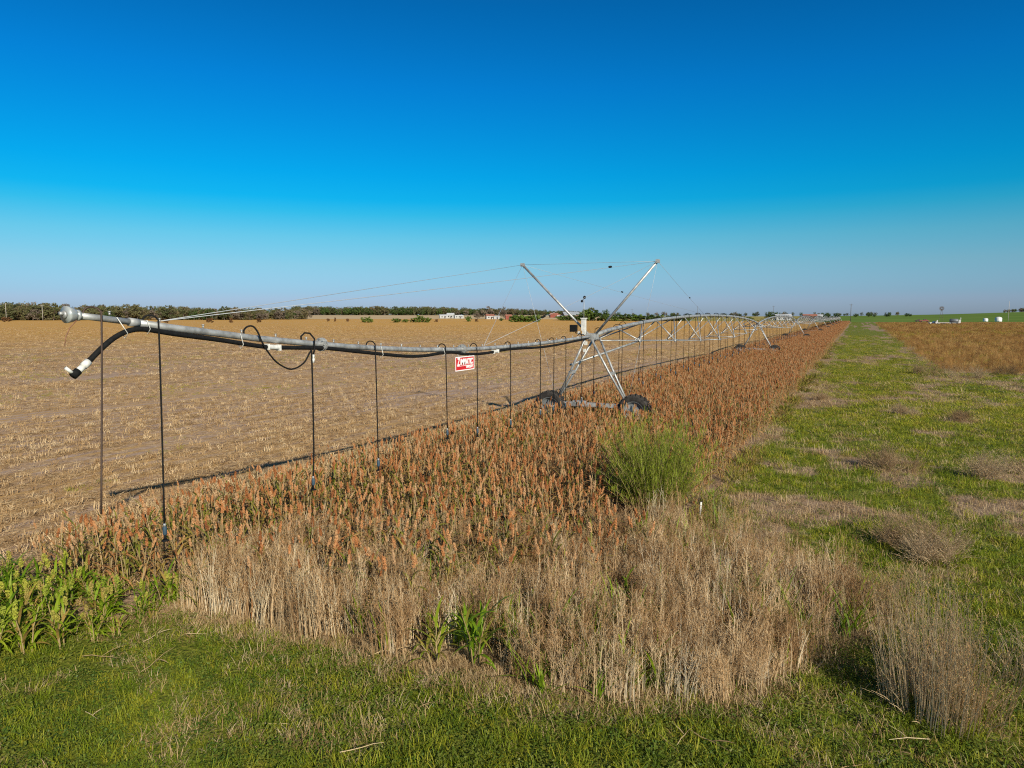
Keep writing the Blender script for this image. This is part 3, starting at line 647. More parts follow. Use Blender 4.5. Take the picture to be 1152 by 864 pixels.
def drop(y,zt,zb,sx,ly,mats,nozzle=True,lab=None):
    o=drop_mesh(zt,zb,sx,ly).obj('drop_hose',mats,pivot,True,P(PX,y,0))
    if nozzle: nozzle_mesh(zb,sx,ly).obj('sprinkler_nozzle',nm,o,True)
    b=MB(); b.tube([(0,-.17,zt-.0),(0,-.17,zt+.06)],.028,8); b.obj('outlet_fitting',M['white'],o,True)
    if lab: o['label']=lab
    return o
brown=plain('sun_browned_hose',(.05,.028,.018),.7,0,.3,8)
drop(5.97,4.08,1.35,1,-.15,brown,False,'browned bare drop hose at the free end of the pipe')
drop(6.80,3.975,.95,1,-.06,M['rubber'])
for y,zb in ((11.75,.97),(14.5,1.2),(16.05,1.02),(18.03,.97),(20.15,1.0),(21.25,1.0),(22.3,1.0),(23.85,1.0)): drop(y,ohz(y),zb,1,rnd.gauss(0,.04),M['rubber'])
# the drop whose hose loops along the pipe before it hangs
b=MB(); z=ohz(8.55); L0=[(0,8.42,z+.03),(.0,8.42,z+.12),(.03,8.47,z+.18),(.07,8.55,z+.18),(.10,8.62,z+.08),(.11,8.68,z-.06),(.12,8.82,z-.26),(.12,9.02,z-.44),(.12,9.33,z-.56),(.12,9.64,z-.47),(.11,9.83,z-.28),(.10,9.87,z-.4),(.10,9.86,1.8),(.10,9.82,1.2)]
b.tube(smooth([P(PX+x,y,zz) for x,y,zz in L0]),.0145,8); o=b.obj('drop_hose',M['rubber'],pivot,True); o['label']='drop hose that loops along the pipe before it hangs'
q=nozzle_mesh(1.0,1,0).obj('sprinkler_nozzle',nm,o,True,P(PX,9.82,0))
b=MB(); z=ohz(9.9); b.tube([P(PX,9.72,z+.03),P(PX,9.72,z+.13),P(PX+.03,9.78,z+.19),P(PX+.07,9.87,z+.18),P(PX+.1,9.95,z+.08),P(PX+.10,9.94,z-.12),P(PX+.1,9.91,z-.2)],.016,7); o=b.obj('short_hose',M['rubber'],pivot,True)
b=MB(); b.tube([P(PX+.1,9.91,z-.2),P(PX+.1,9.9,z-.27)],.026,8); b.tube([P(PX+.1,9.9,z-.27),P(PX+.1,9.9,z-.35)],[.035,.02],8); b.obj('hose_end',M['white'],o,True)
# spans
def arch(t,l): return 3.37+.80*(max(0,4*t*(1-t)))**.75
def span_builder(l):
    pipe=MB(); n=28; pipe.tube([(0,l*i/n,arch(i/n,l)) for i in range(n+1)],.078,12)
    k=8; ys=[3.1+(l-6.2)*i/(k-1) for i in range(k)]; zs=[3.12,2.93,2.75,2.62,2.62,2.75,2.93,3.12]; return pipe,ys,zs
def truss_meshes(l):
    _,ys,zs=span_builder(l); w=.98; parts=[]
    for i,(y,z) in enumerate(zip(ys,zs)):
        zt=arch(y/l,l)-.05
        for s in (-1,1):
            b=MB(); b.tube([(s*.05,y,zt),(s*w,y,z)],.030,7); parts.append(('truss_strut',b))
        b=MB(); b.tube([(-w,y,z),(w,y,z)],.022,6); b.box((-w,y,z),(.05,.28,.12)); b.box((w,y,z),(.05,.28,.12)); parts.append(('cross_strut',b))
        if i<len(ys)-1:
            y2=ys[i+1]; z2=arch(y2/l,l)-.05
            for s in (-1,1):
                b=MB(); b.tube([(s*w,y,z),(s*.06,(y+y2)/2+.4,arch((y+y2)/2/l,l)-.05)],.026,6); parts.append(('truss_diagonal',b))
    for s in (-1,1):
        b=MB(); pts=[(s*.25,.25,3.2)]+[(s*w,y,z) for y,z in zip(ys,zs)]+[(s*.25,l-.25,3.2)]; b.tube(pts,.015,6); parts.append(('truss_rod',b))
    return parts
def make_span(l,detail):
    pb,_,_=span_builder(l); o=pb.obj('span_pipe',M['galv'],pivot,True)
    if detail:
        for nm_,b in truss_meshes(l): b.obj(nm_,M['galv'],o,True)
    else:
        q=MB()
        for nm_,b in truss_meshes(l): q.add(b.v,b.f)
        q.obj('truss',M['galv'],o,True)
    return o
T=[T1,T1+S1]+[T1+S1+SN*k for k in range(1,9)]
make_span(S1,True).location=P(PX,T[0],0)
make_span(SN,True).location=P(PX,T[1],0)
far=make_span(SN,False); far.location=P(PX,T[2],0)
for k in range(3,9): copy_tree(far,pivot).location=P(PX,T[k],0)
# span drops: shared meshes, the nearest as parts, the far ones as one
nz={}
left=[]; count=0
for k in range(9):
    l=S1 if k==0 else SN; y=1.2; j=0
    while y<l-1:
        sx=1 if j%2 else -1; zt=arch(y/l,l)+.02
        if count<84:
            o=drop_mesh(zt,1.0,sx*3.2,rnd.gauss(0,.05)).obj('drop_hose',M['rubber'],pivot,True,P(PX,T[k]+y,0))
            key=sx
            if key not in nz: nz[key]=nozzle_mesh(1.0,sx*3.2,0).mesh('sprinkler_nozzle',nmf,True)
            link(bpy.data.objects.new('sprinkler_nozzle',nz[key]),o); count+=1
        else: left.append((T[k]+y,zt,sx))
        y+=1.62; j+=1
b=MB()
for y,zt,sx in left: b.tube([P(PX,y-.17,zt),P(PX+sx*.12,y-.08,zt+.17),P(PX+sx*.32,y,zt-.1),P(PX+sx*.32,y,1.0)],.02,4)
tag(b.obj('drop_hose',M['rubber'],pivot,True),None,None,None,'stuff')
# towers
def make_tower():
    t=empty('drive_tower',(0,0,0),pivot)
    b=MB(); b.box((0,0,.80),(3.0,.12,.15)); b.box((-.5,.09,.80),(.5,.14,.24)); b.tube([(-1.2,.11,.82),(1.2,.11,.82)],.025,8); b.obj('base_beam',M['galv'],t)
    for s in (-1,1):
        for d in (-.42,.55):
            b=MB(); b.tube([(s*.12,d,3.28),(s*.75,d*.55,2.05),(s*1.42,d*.1,.86)],.042,9); b.obj('leg',M['galv'],t,True)
        b=MB(); b.box((s*.78,.02,2.0),(.10,.52,.10)); b.obj('leg_brace',M['galv'],t)
        x=s*1.66
        b=MB(); b.lathe([(-.15,.40),(-.17,.47),(-.165,.57),(-.12,.615),(.12,.615),(.165,.57),(.17,.47),(.15,.40)],(x,0,.62),'Y',40)
        for k in range(22):
            for d in (-1,1):
                a=2*math.pi*(k+.25*d)/22; r=Matrix.Rotation(-a,3,'Y')@Matrix.Rotation(d*.75,3,'X')
                b.box((x+.625*math.sin(a),d*.075,.62+.625*math.cos(a)),(.045,.17,.05),0,Matrix.Rotation(a,3,'Y')@Matrix.Rotation(d*.7,3,'Z')@Matrix.Rotation(0,3,'X'))
        tyre=b.obj('tyre',M['tyre'],t,False)
        b=MB(); b.lathe([(-.14,.405),(-.15,.38),(-.09,.36),(-.05,.30),(-.045,.12),(-.08,.10),(-.10,.0)],(x,0,.62),'Y',32); b.lathe([(.14,.405),(.15,.38),(.09,.36),(.05,.30),(.045,.12),(.08,.10),(.10,.0)],(x,0,.62),'Y',32); b.obj('rim',M['rim'],t,True)
        b=MB(); b.box((s*1.5,.2,.66),(.22,.2,.28)); b.obj('gearbox',M['galv_old'],t)
    b=MB(); b.box((0,0,3.36),(.36,.5,.22)); b.tube([(0,-.3,3.37),(0,.3,3.37)],.10,12); b.obj('pipe_saddle',M['galv_old'],t)
    return t
tw=make_tower(); tw.location=P(PX,T[0],0)
for k in range(1,9): copy_tree(tw,pivot).location=P(PX,T[k],0)
# only the end tower carries masts, stays, brace, control box and weather sensor
ML=(-11.65,25.2,6.08); MR=(-6.38,25.2,6.05)
for tip,s in ((ML,-1),(MR,1)):
    b=MB(); b.tube([P(PX+s*.10,T1,3.40),P(*tip)],.045,10); m_=b.obj('mast',M['galv'],pivot,True)
    b=MB(); b.box(P(tip[0],tip[1],tip[2]),(.12,.16,.12)); b.obj('mast_head',M['galv_old'],m_)
A1=(PX,6.85,4.03); A2=(PX,16.6,3.33); A3=(PX,47,4.24)
for a_,c_,tb in ((ML,A1,None),(MR,A1,.21),(ML,A2,None),(MR,A2,.72),(ML,MR,None),(ML,A3,.42),(MR,A3,.55),(ML,(-10.2,25.2,.9),None),(MR,(-7.4,25.2,.9),None)):
    b=MB(); v0,v1=Vector(P(*a_)),Vector(P(*c_)); sag=.0 if tb is None else .03
    b.tube([v0.lerp(v1,t)-Vector((0,0,sag*4*t*(1-t))) for t in (0,.25,.5,.75,1)],.0055,5); o=b.obj('guy_cable',M['wire'],pivot,True)
    if tb: b=MB(); q=v0.lerp(v1,tb); d=(v1-v0).normalized()*.10; b.tube([q-d,q-d*.7,q+d*.7,q+d],[.012,.034,.034,.012],8); b.obj('turnbuckle',M['rubber'],o,True)
b=MB(); b.tube([P(-9.62,25.1,2.28),P(-7.85,28.3,3.12)],.040,9); b.obj('tower_brace',M['galv'],pivot,True)
b=MB(); b.box(P(-9.02,24.9,3.80),(.15,.15,.44)); b.box(P(-9.02,24.9,4.03),(.2,.2,.04)); b.tube([P(-9.02,24.9,3.42),P(-9.02,24.9,3.55)],.05,8); o=b.obj('control_box',M['white'],pivot)
b=MB(); b.tube([P(-9.02,24.9,4.04),P(-9.02,24.9,4.72)],.014,6); q=b.obj('antenna',M['galv'],o,True)
b=MB(); b.ell(P(-9.0,24.9,4.80),(.06,.06,.06)); b.ell(P(-9.1,24.9,4.66),(.05,.05,.05)); b.tube([P(-9.1,24.9,4.66),P(-9.0,24.9,4.8)],.01,5); b.obj('wind_sensor',M['rubber'],o,True)
b=MB(); b.box(P(-9.42,24.9,3.66),(.24,.2,.26)); b.tube([P(-9.4,25,3.5),P(-9.0,25.1,3.4)],.02,6); b.obj('relay_box',M['rubber'],pivot)
b=MB()
for k,(x,y,zz,r) in enumerate([(-8.95,24.75,3.53,.07),(-9.2,24.9,3.5,.05),(-8.9,24.8,3.12,.06),(-8.98,24.9,2.85,.05)]): b.box(P(x,y,zz),(r*1.6,r*1.6,r*2.2))
b.obj('tower_fittings',M['white'],pivot)
# pivot point, where the machine turns, far away
b=MB(); yp=T[8]+SN
for sx in (-1,1):
    for sy in (-1,1): b.tube([P(PX+sx*1.8,yp+sy*1.8,0),P(PX+sx*.3,yp+sy*.3,3.6)],.06,6)
b.tube([P(PX,yp,0),P(PX,yp,4)],.12,8); b.obj('pivot_point',M['galv'],pivot,True)

# ------------------------------------------------------------------ the red sign hanging under the overhang
y0,y1,z0,z1=14.95,15.90,2.765,3.115; xs=PX+.085
b=MB(); b.box((0,(y0+y1)/2,(z0+z1)/2),(.012,y1-y0,z1-z0)); sign=b.obj('sign',M['red'],None,False,(xs,0,0)); tag(sign,'red rectangular sign with white lettering hanging under the pipe','sign')
b=MB(); e=.022
for yy,zz,dy,dz in (((y0+y1)/2,z0+e/2,y1-y0,e),((y0+y1)/2,z1-e/2,y1-y0,e),(y0+e/2,(z0+z1)/2,e,z1-z0-2*e),(y1-e/2,(z0+z1)/2,e,z1-z0-2*e)): b.box((.009,yy,zz),(.008,dy,dz))
b.obj('sign_border',M['signwhite'],sign)
def lettering(name,txt,size,y,z,wx,par,m,shear=.18):
    cu=bpy.data.curves.new(name,'FONT'); cu.body=txt; cu.size=size; cu.shear=shear; cu.extrude=.003; cu.offset=.007*size/.15
    tmp=bpy.data.objects.new(name,cu); dg=bpy.context.evaluated_depsgraph_get(); COL.objects.link(tmp); dg.update(); me=bpy.data.meshes.new_from_object(tmp.evaluated_get(dg)); bpy.data.objects.remove(tmp)
    xs_=[v.co.x for v in me.vertices]; w=max(xs_)-min(xs_); k=wx/w; me.transform(Matrix.Scale(k,4,(1,0,0))@Matrix.Translation((-min(xs_),0,0)))
    me.transform(Matrix.Rotation(math.pi/2,4,'Z')@Matrix.Rotation(math.pi/2,4,'X')); me.materials.clear(); me.materials.append(m)
    o=link(bpy.data.objects.new(name,me),par,(.0105,y,z)); return o
lettering('lettering','Z',.265,y0+.075,z0+.135,.155,sign,M['signwhite'])
lettering('lettering','IMMATIC',.20,y0+.235,z0+.150,.64,sign,M['signwhite'])
lettering('lettering','LINDSAY',.085,y0+.53,z0+.055,.35,sign,M['signwhite'],0)
b=MB(); b.box((.0085,(y0+y1)/2+.02,z0+.118),(.005,.80,.010)); b.obj('sign_rule',M['signwhite'],sign)
for yy in (y0+.18,y1-.2):
    b=MB(); b.tube([(0,yy,z1-.01),(-.03,yy,z1+.06),(-.085,yy,ohz(yy)-.05)],.007,5); b.obj('sign_hanger',M['wire'],sign,True)

# ------------------------------------------------------------------ trees, shrubs, farm buildings and vehicles far off
def crown(R,hc,zc,nclump,leaf,ncl=26):
    b=MB(); 
    for k in range(nclump):
        u=Vector((rnd.gauss(0,1),rnd.gauss(0,1),rnd.gauss(0,1))).normalized()*(rnd.random()**.45)
        c=Vector((u.x*R,u.y*R,zc+u.z*hc)); rr=R*U(.16,.32)
        for j in range(ncl):
            d=Vector((rnd.gauss(0,1),rnd.gauss(0,1),rnd.gauss(0,.8))).normalized()*rr*rnd.random()**.4; b.quad(c+d,leaf*U(.6,1.3),0,.7)
    return b
def trunk(h,r,R):
    b=MB(); b.tube([(0,0,-.3),(U(-.1,.1),U(-.1,.1),h*.35),(U(-.3,.3),U(-.3,.3),h*.8)],[r,r*.75,r*.3],7,0)
    for k in range(6):
        a=U(0,6.28); z=h*U(.25,.6); b.tube([(0,0,z),(math.cos(a)*R*.4,math.sin(a)*R*.4,z+h*.16),(math.cos(a)*R*.75,math.sin(a)*R*.75,z+h*.26)],[r*.5,r*.3,r*.1],5,0)
    return b
def tree_meshes(leafmat,h=1.0,R=.42,low=.3,n=46,leaf=.036):
    return crown(R,(1-low)*.5,low+(1-low)*.5-.02,n,leaf).mesh('crown',M[leafmat]), trunk(.85,.028,R).mesh('trunk',M['bark'])
TK=[('olive',.42,.04),('olive',.48,.04),('dgreen',.40,.03),('olive',.38,.05),('greybr',.42,.08),('hedge',.45,.03)]
TM=[tree_meshes(k,1,R,low) for k,R,low in TK]
def join(name,a,bm):
    bb=MB(); bb.v=[tuple(v.co) for v in a.vertices]; bb.f=[tuple(p.vertices) for p in a.polygons]; bb.m=[0]*len(bb.f)
    bb.add([tuple(v.co) for v in bm.vertices],[tuple(p.vertices) for p in bm.polygons],1); return bb.mesh(name,[a.materials[0],bm.materials[0]])
tcol=protos('far_tree',[join('far_tree',c,t) for c,t in TM])
def line(name,px0,px1,r0,r1,n,hs,lab,wts):
    P_=[];S=[]
    for i in range(n):
        px_=U(px0,px1); x,y=at(px_,U(r0,r1)); P_.append((x,y,float(terrain(x,y))-.1)); h=U(.62,1.08)*float(np.interp(px_,hs[0],hs[1])); w=h*U(.85,1.35); S.append((w,w,h))
    rot=[(0,0,U(0,6.28)) for _ in P_]; idx=rnd.choices(range(6),wts,k=n); scatter(name,P_,rot,S,idx,tcol,lab,'treeline')
line('treeline',-420,346,615,690,760,([-420,0,200,346],[13.4,13,10.8,9]),'dense olive and brown treeline along the far left edge of the field',[5,5,3,4,3,0])
line('treeline',330,660,1140,1200,560,([330,480,560,660],[14,13.5,11,8]),'thin distant treeline beyond the pale stubble strip',[3,3,5,2,2,0])
line('treeline',660,1010,1250,1330,70,([660,800,1010],[9,8,7]),'sparse low line of trees on the horizon behind the pivot',[2,2,5,1,1,0])
line('treeline',1128,1420,1310,1370,120,([1128,1160,1420],[5,8,9]),'dark treeline on the crest of the green rise at right',[3,2,5,1,1,0])
def tree(kind,name,px,r,h,w,lab,cat='tree',grp=None,dz=0):
    x,y=at(px,r); c,t=TM[kind]; o=empty(name,(x,y,float(terrain(x,y))-dz)); o.scale=(w,w,h); o.rotation_euler.z=U(0,6.28)
    link(bpy.data.objects.new('crown',c),o); link(bpy.data.objects.new('trunk',t),o); return tag(o,lab,cat,grp)
def shrub_mesh(k,n=34): return crown(.5,.46,.44,n,.055,30).mesh('shrub',M[k])
SH={k:[shrub_mesh(k) for _ in range(2)] for k in ('hedge','dgreen','rustleaf','greybr') if k in M}
M['rustleaf']=plant('rusty_shrub_leaf',[(.12,.055,.02),(.20,.10,.04)],.1,.85,.3,.5); SH['rustleaf']=[shrub_mesh('rustleaf') for _ in range(2)]
def shrub(k,px,r,w,h,lab,grp=None,name='shrub',cat='shrub'):
    x,y=at(px,r); o=link(bpy.data.objects.new(name,SH[k][rnd.randint(0,1)]),None,(x,y,float(terrain(x,y))-.1),(0,0,U(0,6.28))); o.scale=(w,w,h); return tag(o,lab,cat,grp)
# brown shrubs dotted over the far stubble, left to right
for px,r,w,h,lab in ((7,540,5.5,3.2,'grey brown shrub in the far stubble at the left edge'),(187,470,3.2,2.4,'rusty shrub in the stubble left of the pipe'),(236,470,4.6,3.2,'largest of the three rusty shrubs above the middle of the pipe'),
    (260,470,2.8,3.0,'narrow rusty shrub right of the largest rusty shrub'),(291,470,3.0,2.6,'rusty shrub, rightmost of the three above the pipe'),(369,500,2.0,2.4,'small rusty shrub, left of the dark green round bush'),(377,500,1.6,3.0,'slim dark rusty shrub beside the small one'),
    (391,490,2.4,2.4,'rusty shrub nearest the dark green round bush'),(491,480,3,2,'rusty shrub at the right end of the green hedge group'),(536,490,3,2.2,'dark low rusty shrub left of the farmyard tree'),(731,520,3,2,'brown shrub below the hedge behind the pivot tower')):
    shrub('rustleaf',px,r,w,h,lab,'brown shrubs in the far stubble')
for px,r,w,h,k,lab in ((413.5,455,8.0,4.4,'hedge','dark green round bush standing alone in the far stubble'),(446,455,6.5,3.0,'hedge','low green shrub, left end of the far hedge group'),(456,458,5,2.4,'hedge','lowest green shrub between the left end and the tall one'),
    (464,458,3.6,3,'dgreen','small dark shrub left of the tall hedge shrub'),(471.5,455,6.8,5.6,'hedge','tallest green shrub of the far hedge group'),(480.5,455,5.6,3.6,'hedge','green shrub right of the tallest hedge shrub'),
    (527,490,4.4,4.2,'hedge','green shrub in front of the farmyard tree'),(564,520,3.6,2.6,'dgreen','small dark shrub beside the reddish shed')):
    shrub(k,px,r,w,h,lab,'green shrubs in the far stubble')
for i,(px,w) in enumerate(((579,8),(586,9),(593,9),(600,9),(605,6))): shrub('hedge',px,470,w,5.0+U(-.4,.6),['hedge shrub at left end of the short green row right of the farm','second hedge shrub from the left in the short green row','middle shrub of the short green hedge row','second hedge shrub from right in the short green row','hedge shrub at right end of the short green row'][i],'short green hedge row')
for i,px in enumerate(range(634,770,9)):
    shrub('dgreen' if i%3 else 'hedge',px,560,13,4.9+U(-.8,1.0)+(4.0 if i in (3,4) else 0),'dark green hedge bush in the row behind the pivot tower','long green hedge row behind the tower')
# trees one can tell apart
tree(4,'farmyard_tree',548,640,11.5,16,'large grey brown spreading tree over the farmhouse'); tree(4,'farmyard_tree',566,645,11.0,8,'smaller bare crowned tree right of the farmhouse tree'); tree(4,'farmyard_tree',537,640,7,9,'low grey tree left of the farmhouse tree')
tree(3,'round_tree',664,575,10.2,14,'round olive tree right of the metal roofed barn'); tree(2,'round_tree',682,580,10.5,8,'dark upright tree beside the round olive tree')
tree(2,'farm_tree',866,640,8.5,10,'dark tree left of the white roofed house'); tree(2,'farm_tree',873,650,8,9,'dark tree behind the white roofed house')
for i,(px,h,w) in enumerate(((757,5,6),(764,5,5),(772,6,6),(778,5,5),(785,6,7),(793,6,6),(800,5,5),(808,6,6),(817,5,6))): tree(2,'horizon_tree',px,900,h,w*1.3,'small dark tree on the horizon above the arch of the pivot','tree','small horizon trees above the arched pipe')
for i,(px,h,w) in enumerate(((926,6,8),(932,6,8),(941,6.5,11),(963,5.5,9),(978,5.5,8),(984,4,5),(997,4,6),(1000,5,6),(1020,5,7),(1024,4,5))): tree(2,'horizon_tree',px,950,h,w,'small dark tree on the horizon at the end of the grass lane','tree','small horizon trees right of the pivot')
tree(5,'round_tree',844,600,3.2,7,'low green bush far beyond the second tower','shrub')

# buildings
def house(name,px,r,w,d,hw,hr,walls,roof,lab,cat,turn=0.0,over=.4,windows=0,door=True,slope=True):
    x,y=at(px,r); o=empty(name,(x,y,float(terrain(x,y))-.05)); o.rotation_euler.z=math.atan2(-x,y)+turn
    b=MB(); b.box((0,0,hw/2),(w,d,hw))
    if slope: b.add([(-w/2,-d/2,hw),(w/2,-d/2,hw),(w/2,d/2,hw),(-w/2,d/2,hw),(-w/2,0,hw+hr-.05),(w/2,0,hw+hr-.05)],[(0,4,3),(1,2,5)],0)
    b.obj('wall',walls,o)
    b=MB(); t=.15
    for s in (-1,1):
        y0,y1=s*(d/2+over),0; z0,z1=hw-over*hr/(d/2)*.9+.03,hw+hr
        b.add([(-w/2-over,y0,z0),(w/2+over,y0,z0),(w/2+over,y1,z1),(-w/2-over,y1,z1),(-w/2-over,y0,z0+t),(w/2+over,y0,z0+t),(w/2+over,y1,z1+t),(-w/2-over,y1,z1+t)],[(0,1,2,3),(4,7,6,5),(0,4,5,1),(1,5,6,2),(3,2,6,7),(0,3,7,4)])
    b.obj('roof',roof,o)
    for i in range(windows):
        b=MB(); xx=-w/2+w*(i+.7)/(windows+.4); b.box((xx,-d/2-.03,hw*.55),(w*.09+.5,.06,hw*.32)); b.obj('window',M['glass'],o)
    if door: b=MB(); b.box((w*.12,-d/2-.025,1.05),(1.1,.05,2.1)); b.obj('door',M['dark'],o)
    return tag(o,lab,cat)
M['glass']=plain('dark_glass',(.03,.035,.04),.15); M['dark']=plain('dark_brown_paint',(.06,.04,.03),.7)
M['wwall']=plain('white_siding',(.38,.37,.35),.7,0,.06,.8); M['tin']=plain('grey_tin_roof',(.38,.40,.42),.5,.3,.12,.6); M['redw']=plain('barn_red_boards',(.22,.055,.035),.85,0,.2,.7); M['brownw']=plain('brown_boards',(.20,.13,.09),.9,0,.2,.7); M['redroof']=plain('reddish_roof',(.28,.11,.07),.85,0,.2,.7); M['whiteroof']=plain('white_metal_roof',(.52,.52,.52),.5,.1,.06,.6)
house('metal_barn',645,610,18,11,4.2,2.6,M['brownw'],M['tin'],'barn with pale grey metal roof behind the tower','barn',.25,.4,0)
house('lean_to_shed',634,605,5,7,3.0,.9,M['dark'],M['tin'],'small grey roofed shed at the left end of the metal barn','shed',.25,.3,0)
house('white_house',499,700,8,6,2.6,1.0,M['wwall'],M['whiteroof'],'low white building, left one of the pair at the far farm','house',.1,.2,2)
house('white_house',507,705,7,6,3.4,1.6,M['wwall'],M['whiteroof'],'taller white building in the middle of the far white farm group','house',-.2,.2,2)
house('white_trailer',516,690,9,3.2,2.8,.3,M['wwall'],M['whiteroof'],'long white trailer at the right end of the far white farm group','trailer',.35,.05,3)
house('farmhouse',551,630,7,6,3.0,1.3,M['wwall'],M['redroof'],'white walled farmhouse under the large grey tree','house',.2,.3,2)
house('farm_shed',559,628,5,4,2.3,.5,M['wwall'],M['whiteroof'],'small white shed right of the farmhouse','shed',-.1,.2,0)
house('red_shed',572,600,5,5,3.0,1.2,M['redw'],M['redroof'],'small reddish shed left of the short green hedge','shed',.1,.2,0)
house('red_barn',623,800,9,7,3.6,1.6,M['redw'],M['redroof'],'long dark red barn left of the mast','barn',.2,.3,0); house('red_barn',628.5,790,3.5,4,3,1,M['wwall'],M['redroof'],'small white walled hut at the right end of the red barn','hut',.0,.2,0)
house('ranch_house',881,640,12,9,2.9,1.9,M['wwall'],M['whiteroof'],'white roofed house right of the dark trees beyond the pivot','house',.15,.5,3)
house('ranch_house',911,800,13,8,2.8,1.6,M['brownw'],M['redroof'],'brown roofed low house on the horizon beyond the pivot','house',.1,.5,3); house('farm_shed',921,800,8,6,2.8,1.2,M['wwall'],M['whiteroof'],'pale shed beside the brown roofed low house','shed',0,.3,1)
# poles
def pole(px,r,h,m,lab,arm=True,rad=.16):
    x,y=at(px,r); o=empty('utility_pole',(x,y,float(terrain(x,y)))); o.rotation_euler.z=math.atan2(-x,y)
    b=MB(); b.tube([(0,0,-.2),(0,0,h)],[rad,rad*.7],8,0); b.obj('pole',m,o,True)
    if arm: b=MB(); b.box((0,-.16,h-.7),(2.4,.12,.14)); b.obj('crossarm',m,o)
    return tag(o,lab,'pole')
M['pwood']=plain('pole_wood',(.10,.085,.07),.9); M['palewood']=plain('bleached_pole_wood',(.40,.36,.31),.9)
pole(957,540,12,M['pwood'],'dark utility pole at the end of the grass lane',True,.22); pole(7,580,12,M['palewood'],'pale utility pole in front of the trees at the left edge'); pole(48,585,11,M['palewood'],'pale utility pole in front of the trees left of the pipe end')
pole(711,700,10,M['pwood'],'thin utility pole right of the right mast foot',True,.14); pole(784.5,760,13,M['pwood'],'thin tall pole on the horizon above the arched pipe',False,.16); pole(870,650,12,M['pwood'],'utility pole behind the white roofed house',True,.14); pole(1134.5,520,12,M['palewood'],'pale thin pole right of the white tanks',False,.12)
# windmill
x,y=at(1059,470); wm=empty('windmill',(x,y,float(terrain(x,y)))); wm.rotation_euler.z=math.atan2(-x,y); tag(wm,'small farm windmill on a lattice tower behind the parked tank trailers','windmill')
b=MB()
for sx in (-1,1):
    for sy in (-1,1): b.tube([(sx*1.1,sy*1.1,0),(sx*.12,sy*.12,8)],.07,6)
for k in range(1,5):
    w=1.1-.98*k/5; z=8*k/5
    for a,c in (((-w,-w),(w,-w)),((w,-w),(w,w)),((w,w),(-w,w)),((-w,w),(-w,-w))): b.tube([(a[0],a[1],z),(c[0],c[1],z)],.045,5)
b.obj('lattice_tower',M['pwood'],wm)
b=MB()
for k in range(14):
    a=2*math.pi*k/14; r=Matrix.Rotation(a,3,'Y')@Matrix.Rotation(.5,3,'Z'); b.box(Vector((math.sin(a)*.85,-.35,8.2+math.cos(a)*.85)),(.26,.03,.9),0,Matrix.Rotation(a,3,'Y'))
b.tube([(0,-.4,8.2),(0,.2,8.2)],.12,8); b.obj('wheel',M['pwood'],wm)
b=MB(); b.box((0,.9,8.2),(.04,1.4,.06)); b.box((0,1.7,8.2),(.04,.9,.7)); b.obj('tail_vane',M['galv_old'],wm)
# vehicles and tanks in the brown field
M['vwhite']=plain('white_vehicle_paint',(.60,.59,.57),.35,0,.04,2); M['vred']=plain('faded_red_paint',(.26,.06,.05),.5,0,.1,2); M['tankg']=plain('dark_grey_tank',(.12,.13,.14),.45,.1,.15,2)
def wheels(o,ps,r=.42):
    for (wx,wy) in ps:
        b=MB(); b.lathe([(-.12,.02),(-.12,r*.6),(-.12,r),(.12,r),(.12,r*.6),(.12,.02)],(wx,wy,r),'Y',18); b.obj('wheel',M['tyre'],o)
def pickup(name,px,r,m,turn,lab,s=1.0,cat='truck'):
    x,y=at(px,r); o=empty(name,(x,y,float(terrain(x,y)))); o.rotation_euler.z=math.atan2(-x,y)+turn; o.scale=(s,s,s)
    pr=[(-2.7,.55),(-2.7,1.05),(-.55,1.08),(-.5,1.08),(-.25,1.78),(1.0,1.8),(1.55,1.14),(2.6,1.02),(2.7,.55)]
    b=MB(); n=len(pr); b.add([(a,-.95,z) for a,z in pr]+[(a,.95,z) for a,z in pr],[tuple(range(n)),tuple(range(2*n-1,n-1,-1))]+[(i,(i+1)%n,n+(i+1)%n,n+i)[::-1] for i in range(n)]); b.obj('body',m,o)
    for sy in (-1,1):
        b=MB(); b.add([(-.3,sy*.962,1.15),(1.3,sy*.962,1.15),(.92,sy*.962,1.68),(-.15,sy*.962,1.68)],[(0,1,2,3)]); b.obj('window',M['glass'],o)
    wheels(o,[(-1.7,-.85),(1.75,-.85),(-1.7,.85),(1.75,.85)]); return tag(o,lab,cat)
pickup('pickup_truck',1051,427,M['vwhite'],.5,'white pickup parked at the left end of the tank trailers',.9); pickup('farm_truck',1040,500,M['vred'],.2,'red truck parked beyond the white pickup',1.0)
x,y=at(1033,505); o=empty('farm_implement',(x,y,float(terrain(x,y)))); b=MB(); b.box((0,0,1.0),(3,1.4,.5)); b.tube([(-1.5,0,1),(-2.4,0,.5)],.08,6); b.box((.4,0,1.45),(1.2,1.2,.5)); b.obj('frame',M['dark'],o); wheels(o,[(-.8,-.8),(.8,-.8),(-.8,.8),(.8,.8)]); tag(o,'dark low farm implement left of the red truck','implement')
x,y=at(1061,425); o=empty('flatbed_trailer',(x,y,float(terrain(x,y)))); o.rotation_euler.z=math.atan2(-x,y); b=MB(); b.box((0,0,.85),(5.4,2.1,.28)); b.box((-2.4,0,1.6),(.5,1.6,1.3)); b.tube([(2.7,0,.75),(3.6,0,.6)],.07,6); b.obj('bed',M['vwhite'],o); wheels(o,[(-.5,-.95),(.5,-.95),(-.5,.95),(.5,.95)],.38); tag(o,'low white flatbed trailer between the pickup and the dark tank','trailer')
x,y=at(1074,428); o=empty('tank_trailer',(x,y,float(terrain(x,y)))); o.rotation_euler.z=math.atan2(-x,y)
